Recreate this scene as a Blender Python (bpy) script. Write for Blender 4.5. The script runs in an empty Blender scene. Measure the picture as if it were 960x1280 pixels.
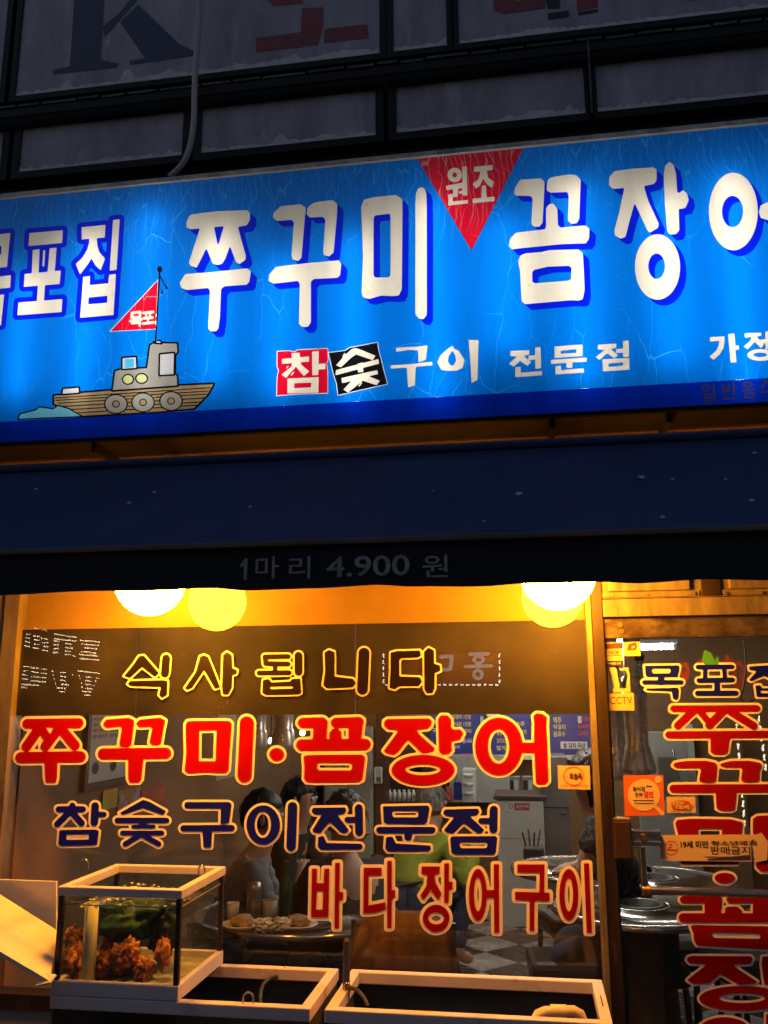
import bpy, bmesh, math, random
import numpy as np
from mathutils import Vector, Matrix, noise
from mathutils.geometry import delaunay_2d_cdt

random.seed(7)
SC = bpy.context.scene
COL = SC.collection
R = math.radians

# ------------------------------------------------------------------ camera
# x runs along the shop front, y into the building (the shop window is y = 0), z up
F_PX, PITCH, YAW, ROLL = 1114.3, 0.20913, 0.15803, -0.00448
EYE = Vector((0.0, -3.2, 1.65))
_fw = Vector((-math.sin(YAW)*math.cos(PITCH), math.cos(YAW)*math.cos(PITCH), math.sin(PITCH)))
_r0 = Vector((math.cos(YAW), math.sin(YAW), 0)); _u0 = _r0.cross(_fw)
_rt = _r0*math.cos(ROLL) + _u0*math.sin(ROLL); _up = _rt.cross(_fw)
cam_data = bpy.data.cameras.new('camera')
cam = bpy.data.objects.new('camera', cam_data); COL.objects.link(cam)
M3 = Matrix((_rt, _up, -_fw)).transposed().to_4x4(); M3.translation = EYE
cam.matrix_world = M3
cam_data.sensor_fit = 'HORIZONTAL'; cam_data.sensor_width = 36.0
cam_data.lens = F_PX/960*36.0
cam_data.clip_start = 0.05; cam_data.clip_end = 500
SC.camera = cam

# ------------------------------------------------------------------ sky, sun, exposure: late dusk
SUN_EL, SUN_AZ = R(5.5), R(205)
w = bpy.data.worlds.new('World'); SC.world = w; w.use_nodes = True
wn = w.node_tree; bg = wn.nodes['Background']
sky = wn.nodes.new('ShaderNodeTexSky'); sky.sky_type = 'NISHITA'; sky.sun_disc = False
sky.sun_elevation = SUN_EL; sky.sun_rotation = SUN_AZ; sky.ozone_density = 1.9; sky.dust_density = 1.0
wn.links.new(sky.outputs['Color'], bg.inputs['Color'])
bg.inputs['Strength'].default_value = 0.15
SC.view_settings.view_transform = 'Standard'; SC.view_settings.look = 'None'
SC.view_settings.exposure = 0; SC.view_settings.gamma = 1; SC.view_settings.use_curve_mapping = False
SC.render.engine = 'CYCLES'
SC.cycles.use_denoising = True
SC.cycles.use_adaptive_sampling = True; SC.cycles.adaptive_threshold = .02
SC.cycles.max_bounces = 7; SC.cycles.transparent_max_bounces = 16
SC.cycles.diffuse_bounces = 2; SC.cycles.glossy_bounces = 3; SC.cycles.transmission_bounces = 4
SC.cycles.sample_clamp_indirect = 6.0
SC.cycles.caustics_reflective = False; SC.cycles.caustics_refractive = False

# ------------------------------------------------------------------ measuring helpers
def ray(px, py):
    return _fw*F_PX + _rt*(px-480) + _up*(640-py)
def at(px, py, Y):
    d = ray(px, py); return EYE + d*((Y-EYE.y)/d.y)
def atz(px, py, Z):
    d = ray(px, py); return EYE + d*((Z-EYE.z)/d.z)
def px_of(v):
    d = Vector(v)-EYE; k = d.dot(_fw)
    return 480+F_PX*d.dot(_rt)/k, 640-F_PX*d.dot(_up)/k

# ------------------------------------------------------------------ materials
MATS = {}
def nodes_of(name):
    m = bpy.data.materials.new(name); m.use_nodes = True
    nt = m.node_tree; p = nt.nodes['Principled BSDF']
    return m, nt, p
def pm(name, c, c2=None, scale=8.0, rough=0.6, metal=0.0, bump=0.0, detail=6, spec=0.5, stretch=(1,1,1), lo=.35, hi=.65, dirt=None, dscale=3.0, dlo=.5, dhi=.7):
    """painted, worn, mottled surface: two tones by noise, optional third dirt tone, fine bump"""
    m, nt, p = nodes_of(name); L = nt.links; N = nt.nodes
    p.inputs['Roughness'].default_value = rough; p.inputs['Metallic'].default_value = metal
    p.inputs['Specular IOR Level'].default_value = spec
    tc = N.new('ShaderNodeTexCoord'); mp = N.new('ShaderNodeMapping'); mp.inputs['Scale'].default_value = stretch
    L.new(tc.outputs['Object'], mp.inputs['Vector'])
    nz = N.new('ShaderNodeTexNoise'); nz.inputs['Scale'].default_value = scale; nz.inputs['Detail'].default_value = detail
    nz.inputs['Roughness'].default_value = .65
    L.new(mp.outputs[0], nz.inputs['Vector'])
    if c2 is None: c2 = tuple(v*0.8 for v in c)
    rp = N.new('ShaderNodeValToRGB'); rp.color_ramp.elements[0].position = lo; rp.color_ramp.elements[1].position = hi
    rp.color_ramp.elements[0].color = (*c2, 1); rp.color_ramp.elements[1].color = (*c, 1)
    L.new(nz.outputs['Fac'], rp.inputs['Fac'])
    out = rp.outputs['Color']
    if dirt is not None:
        n2 = N.new('ShaderNodeTexNoise'); n2.inputs['Scale'].default_value = dscale; n2.inputs['Detail'].default_value = 10
        n2.inputs['Roughness'].default_value = .7
        L.new(mp.outputs[0], n2.inputs['Vector'])
        r2 = N.new('ShaderNodeValToRGB'); r2.color_ramp.elements[0].position = dlo; r2.color_ramp.elements[1].position = dhi
        mx = N.new('ShaderNodeMixRGB'); mx.inputs['Color2'].default_value = (*dirt, 1)
        L.new(n2.outputs['Fac'], r2.inputs['Fac']); L.new(r2.outputs['Color'], mx.inputs['Fac']); L.new(out, mx.inputs['Color1'])
        out = mx.outputs['Color']
    L.new(out, p.inputs['Base Color'])
    rr = N.new('ShaderNodeMapRange'); rr.inputs['To Min'].default_value = max(.02, rough-.1); rr.inputs['To Max'].default_value = min(1, rough+.12)
    L.new(nz.outputs['Fac'], rr.inputs['Value']); L.new(rr.outputs[0], p.inputs['Roughness'])
    if bump:
        b = N.new('ShaderNodeBump'); b.inputs['Strength'].default_value = bump; b.inputs['Distance'].default_value = .004
        L.new(nz.outputs['Fac'], b.inputs['Height']); L.new(b.outputs['Normal'], p.inputs['Normal'])
    MATS[name] = m; return m
def emit(name, c, s):
    m = bpy.data.materials.new(name); m.use_nodes = True; nt = m.node_tree; nt.nodes.clear()
    o = nt.nodes.new('ShaderNodeOutputMaterial'); e = nt.nodes.new('ShaderNodeEmission')
    e.inputs['Color'].default_value = (*c, 1); e.inputs['Strength'].default_value = s
    nt.links.new(e.outputs[0], o.inputs['Surface']); MATS[name] = m; return m
def glass(name, tint=(1,1,1), dust=0.0, rough=0.0, ior=1.5, dust_haze_tint=(.55,.5,.45), film=0.0):
    """thin pane: fresnel mirror over clear, with dust specks and a faint film for dirt and reflected haze"""
    m = bpy.data.materials.new(name); m.use_nodes = True; nt = m.node_tree; nt.nodes.clear(); N = nt.nodes; L = nt.links
    o = N.new('ShaderNodeOutputMaterial'); t = N.new('ShaderNodeBsdfTransparent'); t.inputs['Color'].default_value = (*tint, 1)
    g = N.new('ShaderNodeBsdfGlossy'); g.inputs['Roughness'].default_value = rough
    fr = N.new('ShaderNodeFresnel'); fr.inputs['IOR'].default_value = ior
    ge = N.new('ShaderNodeNewGeometry')
    # same reflectance from both sides of the thin sheet
    mul = N.new('ShaderNodeMath'); mul.operation = 'MULTIPLY'; mul.inputs[1].default_value = 1.15; mul.use_clamp = True
    vm = N.new('ShaderNodeVectorMath'); vm.operation = 'DOT_PRODUCT'
    L.new(ge.outputs['Incoming'], vm.inputs[0]); L.new(ge.outputs['Normal'], vm.inputs[1])
    ab = N.new('ShaderNodeMath'); ab.operation = 'ABSOLUTE'; L.new(vm.outputs['Value'], ab.inputs[0])
    om = N.new('ShaderNodeMath'); om.operation = 'SUBTRACT'; om.inputs[0].default_value = 1; L.new(ab.outputs[0], om.inputs[1])
    pw = N.new('ShaderNodeMath'); pw.operation = 'POWER'; pw.inputs[1].default_value = 5; L.new(om.outputs[0], pw.inputs[0])
    f0 = ((ior-1)/(ior+1))**2
    ma = N.new('ShaderNodeMath'); ma.operation = 'MULTIPLY_ADD'; ma.inputs[1].default_value = 1-f0; ma.inputs[2].default_value = f0
    L.new(pw.outputs[0], ma.inputs[0]); L.new(ma.outputs[0], mul.inputs[0])
    N.remove(fr)
    mx = N.new('ShaderNodeMixShader'); L.new(mul.outputs[0], mx.inputs[0]); L.new(t.outputs[0], mx.inputs[1]); L.new(g.outputs[0], mx.inputs[2])
    out = mx
    if dust:
        tc = N.new('ShaderNodeTexCoord')
        n1 = N.new('ShaderNodeTexNoise'); n1.inputs['Scale'].default_value = 160; n1.inputs['Detail'].default_value = 2
        n2 = N.new('ShaderNodeTexNoise'); n2.inputs['Scale'].default_value = 2.2; n2.inputs['Detail'].default_value = 5
        L.new(tc.outputs['Object'], n1.inputs['Vector']); L.new(tc.outputs['Object'], n2.inputs['Vector'])
        r1 = N.new('ShaderNodeMapRange'); r1.inputs['From Min'].default_value = .66; r1.inputs['From Max'].default_value = .76; r1.inputs['To Max'].default_value = dust
        L.new(n1.outputs['Fac'], r1.inputs['Value'])
        r2 = N.new('ShaderNodeMapRange'); r2.inputs['From Min'].default_value = .4; r2.inputs['From Max'].default_value = .7
        L.new(n2.outputs['Fac'], r2.inputs['Value'])
        mm = N.new('ShaderNodeMath'); mm.operation = 'MULTIPLY'; L.new(r1.outputs[0], mm.inputs[0]); L.new(r2.outputs[0], mm.inputs[1])
        ad = N.new('ShaderNodeMath'); ad.operation = 'MULTIPLY_ADD'; ad.inputs[1].default_value = film; L.new(r2.outputs[0], ad.inputs[0]); L.new(mm.outputs[0], ad.inputs[2])
        d = N.new('ShaderNodeBsdfDiffuse'); d.inputs['Color'].default_value = (*dust_haze_tint, 1)
        m2 = N.new('ShaderNodeMixShader'); L.new(ad.outputs[0], m2.inputs[0]); L.new(mx.outputs[0], m2.inputs[1]); L.new(d.outputs[0], m2.inputs[2]); out = m2
    L.new(out.outputs[0], o.inputs['Surface']); MATS[name] = m; return m
def backlit(name, c, crack=None, wear=.0, k=1.0, cscale=7.0, speck=None):
    """vinyl on acrylic: lets the tubes behind it shine through, cracked and stained with age"""
    m = bpy.data.materials.new(name); m.use_nodes = True; nt = m.node_tree; nt.nodes.clear(); N = nt.nodes; L = nt.links
    o = N.new('ShaderNodeOutputMaterial'); tr = N.new('ShaderNodeBsdfTranslucent'); df = N.new('ShaderNodeBsdfDiffuse')
    gl = N.new('ShaderNodeBsdfGlossy'); gl.inputs['Roughness'].default_value = .25
    tc = N.new('ShaderNodeTexCoord')
    nz = N.new('ShaderNodeTexNoise'); nz.inputs['Scale'].default_value = 9; nz.inputs['Detail'].default_value = 8
    sm_ = N.new('ShaderNodeMapping'); sm_.inputs['Scale'].default_value = (1.6,1,.16); L.new(tc.outputs['Object'], sm_.inputs['Vector']); L.new(sm_.outputs[0], nz.inputs['Vector'])
    mr = N.new('ShaderNodeMapRange'); mr.inputs['From Min'].default_value = .3; mr.inputs['From Max'].default_value = .7
    mr.inputs['To Min'].default_value = 1-wear; mr.inputs['To Max'].default_value = 1.0
    L.new(nz.outputs['Fac'], mr.inputs['Value'])
    col = N.new('ShaderNodeMixRGB'); col.blend_type = 'MULTIPLY'; col.inputs['Fac'].default_value = 1
    col.inputs['Color1'].default_value = (*[v*k for v in c], 1); L.new(mr.outputs[0], col.inputs['Color2'])
    out = col.outputs['Color']
    if speck:
        n3 = N.new('ShaderNodeTexNoise'); n3.inputs['Scale'].default_value = 70; n3.inputs['Detail'].default_value = 3
        L.new(tc.outputs['Object'], n3.inputs['Vector'])
        r3 = N.new('ShaderNodeMapRange'); r3.inputs['From Min'].default_value = .62; r3.inputs['From Max'].default_value = .74; r3.inputs['To Max'].default_value = .5
        L.new(n3.outputs['Fac'], r3.inputs['Value'])
        n4 = N.new('ShaderNodeMath'); n4.operation = 'MULTIPLY'; L.new(r3.outputs[0], n4.inputs[0])
        m4 = N.new('ShaderNodeMapRange'); m4.inputs['From Min'].default_value = .45; m4.inputs['From Max'].default_value = .65
        L.new(nz.outputs['Fac'], m4.inputs['Value']); L.new(m4.outputs[0], n4.inputs[1])
        c3 = N.new('ShaderNodeMixRGB'); c3.inputs['Color2'].default_value = (*speck, 1); L.new(n4.outputs[0], c3.inputs['Fac']); L.new(out, c3.inputs['Color1']); out = c3.outputs['Color']
    if crack:
        # long wandering vertical cracks with cross branches: cells stretched upright, warped by noise
        wn_ = N.new('ShaderNodeTexNoise'); wn_.inputs['Scale'].default_value = 4.0; wn_.inputs['Detail'].default_value = 3
        L.new(tc.outputs['Object'], wn_.inputs['Vector'])
        ws = N.new('ShaderNodeVectorMath'); ws.operation = 'MULTIPLY_ADD'; ws.inputs[1].default_value = (.16,.16,.16)
        L.new(wn_.outputs['Color'], ws.inputs[0]); L.new(tc.outputs['Object'], ws.inputs[2])
        sx = N.new('ShaderNodeSeparateXYZ'); L.new(ws.outputs[0], sx.inputs[0]); mp = N.new('ShaderNodeCombineXYZ')
        for a_, k_ in ((0,1.8),(2,.5)):
            mu = N.new('ShaderNodeMath'); mu.operation = 'MULTIPLY'; mu.inputs[1].default_value = k_; L.new(sx.outputs[a_], mu.inputs[0]); L.new(mu.outputs[0], mp.inputs[0 if a_ == 0 else 1])
        vo = N.new('ShaderNodeTexVoronoi'); vo.voronoi_dimensions = '2D'; vo.feature = 'DISTANCE_TO_EDGE'; vo.inputs['Scale'].default_value = cscale
        L.new(mp.outputs[0], vo.inputs['Vector'])
        r = N.new('ShaderNodeMapRange'); r.inputs['From Min'].default_value = .004; r.inputs['From Max'].default_value = .012; r.inputs['To Min'].default_value = 1; r.inputs['To Max'].default_value = 0
        L.new(vo.outputs['Distance'], r.inputs['Value'])
        n5 = N.new('ShaderNodeTexNoise'); n5.inputs['Scale'].default_value = 3.1; n5.inputs['Detail'].default_value = 4; L.new(tc.outputs['Object'], n5.inputs['Vector'])
        r5 = N.new('ShaderNodeMapRange'); r5.inputs['From Min'].default_value = .42; r5.inputs['From Max'].default_value = .6; r5.inputs['To Max'].default_value = .75
        L.new(n5.outputs['Fac'], r5.inputs['Value'])
        mm = N.new('ShaderNodeMath'); mm.operation = 'MULTIPLY'; L.new(r.outputs[0], mm.inputs[0]); L.new(r5.outputs[0], mm.inputs[1])
        mx = N.new('ShaderNodeMixRGB'); mx.inputs['Color2'].default_value = (*crack, 1); L.new(mm.outputs[0], mx.inputs['Fac']); L.new(out, mx.inputs['Color1'])
        out = mx.outputs['Color']
        # close upright crazing along the sun-baked upper edge
        c2_ = N.new('ShaderNodeCombineXYZ')
        for a_, k_ in ((0,5.5),(2,.55)):
            mu = N.new('ShaderNodeMath'); mu.operation = 'MULTIPLY'; mu.inputs[1].default_value = k_; L.new(sx.outputs[a_], mu.inputs[0]); L.new(mu.outputs[0], c2_.inputs[0 if a_ == 0 else 1])
        v2 = N.new('ShaderNodeTexVoronoi'); v2.voronoi_dimensions = '2D'; v2.feature = 'DISTANCE_TO_EDGE'; v2.inputs['Scale'].default_value = 7; L.new(c2_.outputs[0], v2.inputs['Vector'])
        q1 = N.new('ShaderNodeMapRange'); q1.inputs['From Min'].default_value = .012; q1.inputs['From Max'].default_value = .04; q1.inputs['To Min'].default_value = 1; q1.inputs['To Max'].default_value = 0; L.new(v2.outputs['Distance'], q1.inputs['Value'])
        sz = N.new('ShaderNodeSeparateXYZ'); L.new(tc.outputs['Object'], sz.inputs[0])
        q2 = N.new('ShaderNodeMapRange'); q2.inputs['From Min'].default_value = .66; q2.inputs['From Max'].default_value = .86; q2.inputs['To Max'].default_value = .5; L.new(sz.outputs[2], q2.inputs['Value'])
        qm = N.new('ShaderNodeMath'); qm.operation = 'MULTIPLY'; L.new(q1.outputs[0], qm.inputs[0]); L.new(q2.outputs[0], qm.inputs[1])
        mq = N.new('ShaderNodeMixRGB'); mq.inputs['Color2'].default_value = (*crack, 1); L.new(qm.outputs[0], mq.inputs['Fac']); L.new(out, mq.inputs['Color1']); out = mq.outputs['Color']
    L.new(out, tr.inputs['Color']); L.new(out, df.inputs['Color'])
    m1 = N.new('ShaderNodeMixShader'); m1.inputs[0].default_value = .35; L.new(tr.outputs[0], m1.inputs[1]); L.new(df.outputs[0], m1.inputs[2])
    m2 = N.new('ShaderNodeMixShader'); m2.inputs[0].default_value = .03; L.new(m1.outputs[0], m2.inputs[1]); L.new(gl.outputs[0], m2.inputs[2])
    L.new(m2.outputs[0], o.inputs['Surface']); MATS[name] = m; return m

# ------------------------------------------------------------------ mesh builder and tagging
class MB:
    def __init__(s): s.v = []; s.f = []; s.smooth = []
    def add(s, vs, fs, smooth=False):
        o = len(s.v); s.v += [Vector(v) for v in vs]
        for f in fs: s.f.append([i+o for i in f]); s.smooth.append(smooth)
        return s
    def box(s, a, b, bev=0.0):
        x0,y0,z0 = [min(a[i],b[i]) for i in range(3)]; x1,y1,z1 = [max(a[i],b[i]) for i in range(3)]
        if bev <= 0:
            vs = [(x0,y0,z0),(x1,y0,z0),(x1,y1,z0),(x0,y1,z0),(x0,y0,z1),(x1,y0,z1),(x1,y1,z1),(x0,y1,z1)]
            return s.add(vs, [(0,3,2,1),(4,5,6,7),(0,1,5,4),(1,2,6,5),(2,3,7,6),(3,0,4,7)])
        bm = bmesh.new(); r = bmesh.ops.create_cube(bm, size=1)
        for v in bm.verts: v.co = Vector((x0+(v.co.x+.5)*(x1-x0), y0+(v.co.y+.5)*(y1-y0), z0+(v.co.z+.5)*(z1-z0)))
        bmesh.ops.bevel(bm, geom=bm.edges[:], offset=min(bev, .45*min(x1-x0,y1-y0,z1-z0)), segments=2, affect='EDGES', profile=.5)
        bm.verts.index_update(); s.add([v.co.copy() for v in bm.verts], [[v.index for v in f.verts] for f in bm.faces]); bm.free(); return s
    def quadbox(s, p, q):
        """hexahedron from two corresponding quads"""
        return s.add(list(p)+list(q), [(3,2,1,0),(4,5,6,7),(0,1,5,4),(1,2,6,5),(2,3,7,6),(3,0,4,7)])
    def tube(s, pts, r, n=10, cap=True):
        pts = [Vector(p) for p in pts]; rs = r if isinstance(r, (list, tuple)) else [r]*len(pts)
        rings = []; prev = None
        for i, p in enumerate(pts):
            t = (pts[min(i+1,len(pts)-1)]-pts[max(i-1,0)]).normalized()
            if prev is None:
                a = Vector((0,0,1)) if abs(t.z) < .9 else Vector((1,0,0)); u = t.cross(a).normalized()
            else: u = (prev - t*prev.dot(t)).normalized()
            prev = u; v = t.cross(u)
            rings.append([p+(u*math.cos(2*math.pi*k/n)+v*math.sin(2*math.pi*k/n))*rs[i] for k in range(n)])
        vs = [v for rg in rings for v in rg]; fs = []
        for i in range(len(pts)-1):
            for k in range(n): fs.append((i*n+k, i*n+(k+1)%n, (i+1)*n+(k+1)%n, (i+1)*n+k))
        s.add(vs, fs, True)
        if cap: s.add(rings[0], [tuple(range(n))[::-1]]); s.add(rings[-1], [tuple(range(n))])
        return s
    def lathe(s, c, prof, n=24):
        """prof: list of (radius, z) round the vertical through c"""
        c = Vector(c); vs = []; fs = []
        for (r, z) in prof:
            for k in range(n): vs.append(c+Vector((r*math.cos(2*math.pi*k/n), r*math.sin(2*math.pi*k/n), z)))
        for i in range(len(prof)-1):
            for k in range(n): fs.append((i*n+k, i*n+(k+1)%n, (i+1)*n+(k+1)%n, (i+1)*n+k))
        return s.add(vs, fs, True)
    def ball(s, c, r, n=20, m=12, sq=(1,1,1)):
        c = Vector(c); vs = []; fs = []
        for i in range(m+1):
            a = math.pi*i/m
            for k in range(n):
                b = 2*math.pi*k/n; vs.append(c+Vector((r*sq[0]*math.sin(a)*math.cos(b), r*sq[1]*math.sin(a)*math.sin(b), r*sq[2]*math.cos(a))))
        for i in range(m):
            for k in range(n): fs.append((i*n+k, (i+1)*n+k, (i+1)*n+(k+1)%n, i*n+(k+1)%n))
        return s.add(vs, fs, True)
    def build(s, name, mat, parent=None):
        return link_mesh(name, s.v, s.f, mat, parent, s.smooth)
def link_mesh(name, vs, fs, mat, parent=None, smooth=None):
    off = Vector(parent['_o']) if parent is not None and '_o' in parent else Vector((0,0,0))
    if parent is None:
        xs = [v[0] for v in vs]; ys = [v[1] for v in vs]; zs = [v[2] for v in vs]
        off = Vector(((min(xs)+max(xs))/2, (min(ys)+max(ys))/2, min(zs)))
    me = bpy.data.meshes.new(name); me.from_pydata([tuple(Vector(v)-off) for v in vs], [], [list(f) for f in fs]); me.update()
    if smooth: me.polygons.foreach_set('use_smooth', smooth)
    o = bpy.data.objects.new(name, me); COL.objects.link(o)
    if mat is not None: me.materials.append(MATS[mat] if isinstance(mat, str) else mat)
    if parent is None: o.location = off; o['_o'] = tuple(off)
    else:
        o.parent = parent; o['_o'] = tuple(off)
    return o
def thing(name, label, cat, loc, group=None):
    o = bpy.data.objects.new(name, None); COL.objects.link(o); o.location = loc; o['_o'] = tuple(loc)
    o.empty_display_size = .05
    return tag(o, label, cat, group)
def tag(o, label, cat, group=None):
    o['label'] = label; o['category'] = cat
    if group: o['group'] = group
    return o
def struct(o): o['kind'] = 'structure'; return o
def copy_thing(root, delta, label=None, rotz=None):
    r = root.copy(); COL.objects.link(r); r.location = root.location+Vector(delta)
    r['_o'] = tuple(r.location)
    if label: r['label'] = label
    if rotz is not None: r.rotation_euler.z = rotz
    for ch in list(root.children):
        c = ch.copy(); COL.objects.link(c); c.parent = r
        for g in list(ch.children):
            d = g.copy(); COL.objects.link(d); d.parent = c
    return r

# ------------------------------------------------------------------ flat shapes: distance fields -> outlines -> filled sheets
H = 0.5
def _seg(PX, PY, a, b):
    ax, ay = a; dx, dy = b[0]-ax, b[1]-ay
    t = np.clip(((PX-ax)*dx+(PY-ay)*dy)/max(dx*dx+dy*dy, 1e-9), 0, 1)
    return (PX-ax-t*dx)**2+(PY-ay-t*dy)**2
def f_poly(PX, PY, pts):
    d = np.full(PX.shape, 1e12); ins = np.zeros(PX.shape, bool); n = len(pts)
    for i in range(n):
        a, b = pts[i], pts[(i+1) % n]; d = np.minimum(d, _seg(PX, PY, a, b))
        if a[1] != b[1]:
            c = ((a[1] > PY) != (b[1] > PY)) & (PX < (b[0]-a[0])*(PY-a[1])/(b[1]-a[1])+a[0]); ins ^= c
    d = np.sqrt(d); return np.where(ins, -d, d)
def f_line(PX, PY, pts, r):
    d = np.full(PX.shape, 1e12)
    for i in range(len(pts)-1): d = np.minimum(d, _seg(PX, PY, pts[i], pts[i+1]))
    return np.sqrt(d)-r
def blur(Fd, n):
    for _ in range(n):
        P = np.pad(Fd, 1, mode='edge'); Fd = (P[:-2,1:-1]+2*P[1:-1,1:-1]+P[2:,1:-1])/4
        P = np.pad(Fd, 1, mode='edge'); Fd = (P[1:-1,:-2]+2*P[1:-1,1:-1]+P[1:-1,2:])/4
    return Fd
def parse(spec, ox=0, oy=0, sc=1):
    out = []
    for it in spec.split(';'):
        tk = it.split()
        if not tk: continue
        k = tk[0]; nums = [tuple(float(q) for q in t.split(',')) for t in tk[1:]]
        if k[0] in 'em':
            cx, cy, rx, ry = nums[0]
            pts = [(ox+(cx+rx*math.cos(a*math.pi/24))/sc, oy+(cy+ry*math.sin(a*math.pi/24))/sc) for a in range(48)]
            out.append(('p' if k[0] == 'e' else 'n', 0, pts))
        else:
            pts = [(ox+x/sc, oy+y/sc) for x, y in nums]
            out.append((k[0], float(k[1:])/sc if k[0] == 'r' else 0, pts))
    return out
class Field:
    """signed distance on a window of a global half-pixel grid"""
    def __init__(s, prims, pad=14, sm=2):
        xs = [p[0] for q in prims for p in q[2]]; ys = [p[1] for q in prims for p in q[2]]
        rm = max([q[1] for q in prims]+[0])
        s.i0 = int((min(xs)-rm-pad)/H)-1; s.j0 = int((min(ys)-rm-pad)/H)-1
        s.i1 = int((max(xs)+rm+pad)/H)+2; s.j1 = int((max(ys)+rm+pad)/H)+2
        PX, PY = np.meshgrid(np.arange(s.i0, s.i1)*H, np.arange(s.j0, s.j1)*H)
        d = np.full(PX.shape, 50.0)
        for k, r, pts in prims:
            if k == 'r': d = np.minimum(d, f_line(PX, PY, pts, r))
            elif k == 'p': d = np.minimum(d, f_poly(PX, PY, pts))
            else: d = np.maximum(d, -f_poly(PX, PY, pts))
        s.d = blur(d, sm) if sm else d
    def copy(s):
        o = Field.__new__(Field); o.__dict__.update(s.__dict__); o.d = s.d.copy(); return o
    def grow(s, r): o = s.copy(); o.d = o.d-r; return o
    def shadow(s, dx, dy, n=4):
        o = s.copy()
        for k in range(1, n+1):
            a, b = int(round(dx*k/n/H)), int(round(dy*k/n/H))
            q = np.full(s.d.shape, 50.0); hh, ww = s.d.shape
            q[b:, a:] = s.d[:hh-b, :ww-a]; o.d = np.minimum(o.d, q)
        return o
def contours(d, i0, j0):
    d = np.pad(d, 1, constant_values=5.0); i0 -= 1; j0 -= 1
    d = np.where(np.abs(d) < 1e-4, 1e-4, d)
    nj, ni = d.shape; ins = d < 0
    a = ins[:-1,:-1]; b = ins[:-1,1:]; c = ins[1:,1:]; e = ins[1:,:-1]
    case = a*1+b*2+c*4+e*8
    jj, ii = np.nonzero((case > 0) & (case < 15))
    T = {1:[(3,0)],2:[(0,1)],3:[(3,1)],4:[(1,2)],5:[(3,2),(1,0)],6:[(0,2)],7:[(3,2)],8:[(2,3)],9:[(2,0)],10:[(0,3),(2,1)],11:[(2,1)],12:[(1,3)],13:[(1,0)],14:[(0,3)]}
    nxt = {}
    def eid(j, i, k):
        return (j, i, 0) if k == 0 else (j, i+1, 1) if k == 1 else (j+1, i, 0) if k == 2 else (j, i, 1)
    for j, i in zip(jj.tolist(), ii.tolist()):
        for s_, t_ in T[int(case[j, i])]: nxt[eid(j, i, s_)] = eid(j, i, t_)
    def pt(e_):
        j, i, k = e_
        if k == 0:
            v0, v1 = d[j, i], d[j, i+1]; t = v0/(v0-v1); return ((i0+i+t)*H, (j0+j)*H)
        v0, v1 = d[j, i], d[j+1, i]; t = v0/(v0-v1); return ((i0+i)*H, (j0+j+t)*H)
    loops = []
    while nxt:
        st, cur = nxt.popitem(); lp = [st]
        while cur != st:
            lp.append(cur); n_ = nxt.pop(cur, None)
            if n_ is None: break
            cur = n_
        if len(lp) > 5: loops.append([pt(q) for q in lp])
    return loops
def rdp(P, tol):
    P = np.array(P); n = len(P)
    k = int(np.argmax(((P-P[0])**2).sum(1))); keep = np.zeros(n+1, bool); Q = np.vstack([P, P[:1]]); keep[[0, k, n]] = True
    st = [(0, k), (k, n)]
    while st:
        a, b = st.pop()
        if b-a < 2: continue
        v = Q[b]-Q[a]; L_ = math.hypot(*v)+1e-12; r = Q[a+1:b]-Q[a]
        dd = np.abs(r[:,0]*v[1]-r[:,1]*v[0])/L_; m = int(np.argmax(dd))
        if dd[m] > tol: keep[a+1+m] = True; st += [(a, a+1+m), (a+1+m, b)]
    return Q[:-1][keep[:-1]].tolist()
def area(lp): return abs(sum(lp[i-1][0]*lp[i][1]-lp[i][0]*lp[i-1][1] for i in range(len(lp))))/2
def sheet(name, loops, place, mat, parent, tol=.12):
    """fill outlines (holes included) and lay them on the plane given by place(px,py)"""
    lps = [rdp(l, tol) for l in loops if area(l) > .6]; lps = [l for l in lps if len(l) > 2]
    if not lps: return None
    pts2 = [Vector((x, -y)) for l in lps for x, y in l]; ed = []; o = 0
    for l in lps: ed += [(o+i, o+(i+1) % len(l)) for i in range(len(l))]; o += len(l)
    ov, _, of, *_r = delaunay_2d_cdt(pts2, ed, [], 0, 1e-6)
    C = np.array([[sum(ov[i].x for i in f)/3, sum(ov[i].y for i in f)/3] for f in of])
    ins = np.zeros(len(C), bool)
    for l in lps:
        for i in range(len(l)):
            ax, ay = l[i-1][0], -l[i-1][1]; bx, by = l[i][0], -l[i][1]
            if ay != by: ins ^= ((ay > C[:,1]) != (by > C[:,1])) & (C[:,0] < (bx-ax)*(C[:,1]-ay)/(by-ay)+ax)
    fs = [tuple(f) for f, k in zip(of, ins) if k]; flat = ov
    return link_mesh(name, [place(v.x, -v.y) for v in flat], fs, mat, parent)
def rectpts(x0, y0, x1, y1): return [(x0,y0),(x1,y0),(x1,y1),(x0,y1)]

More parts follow.
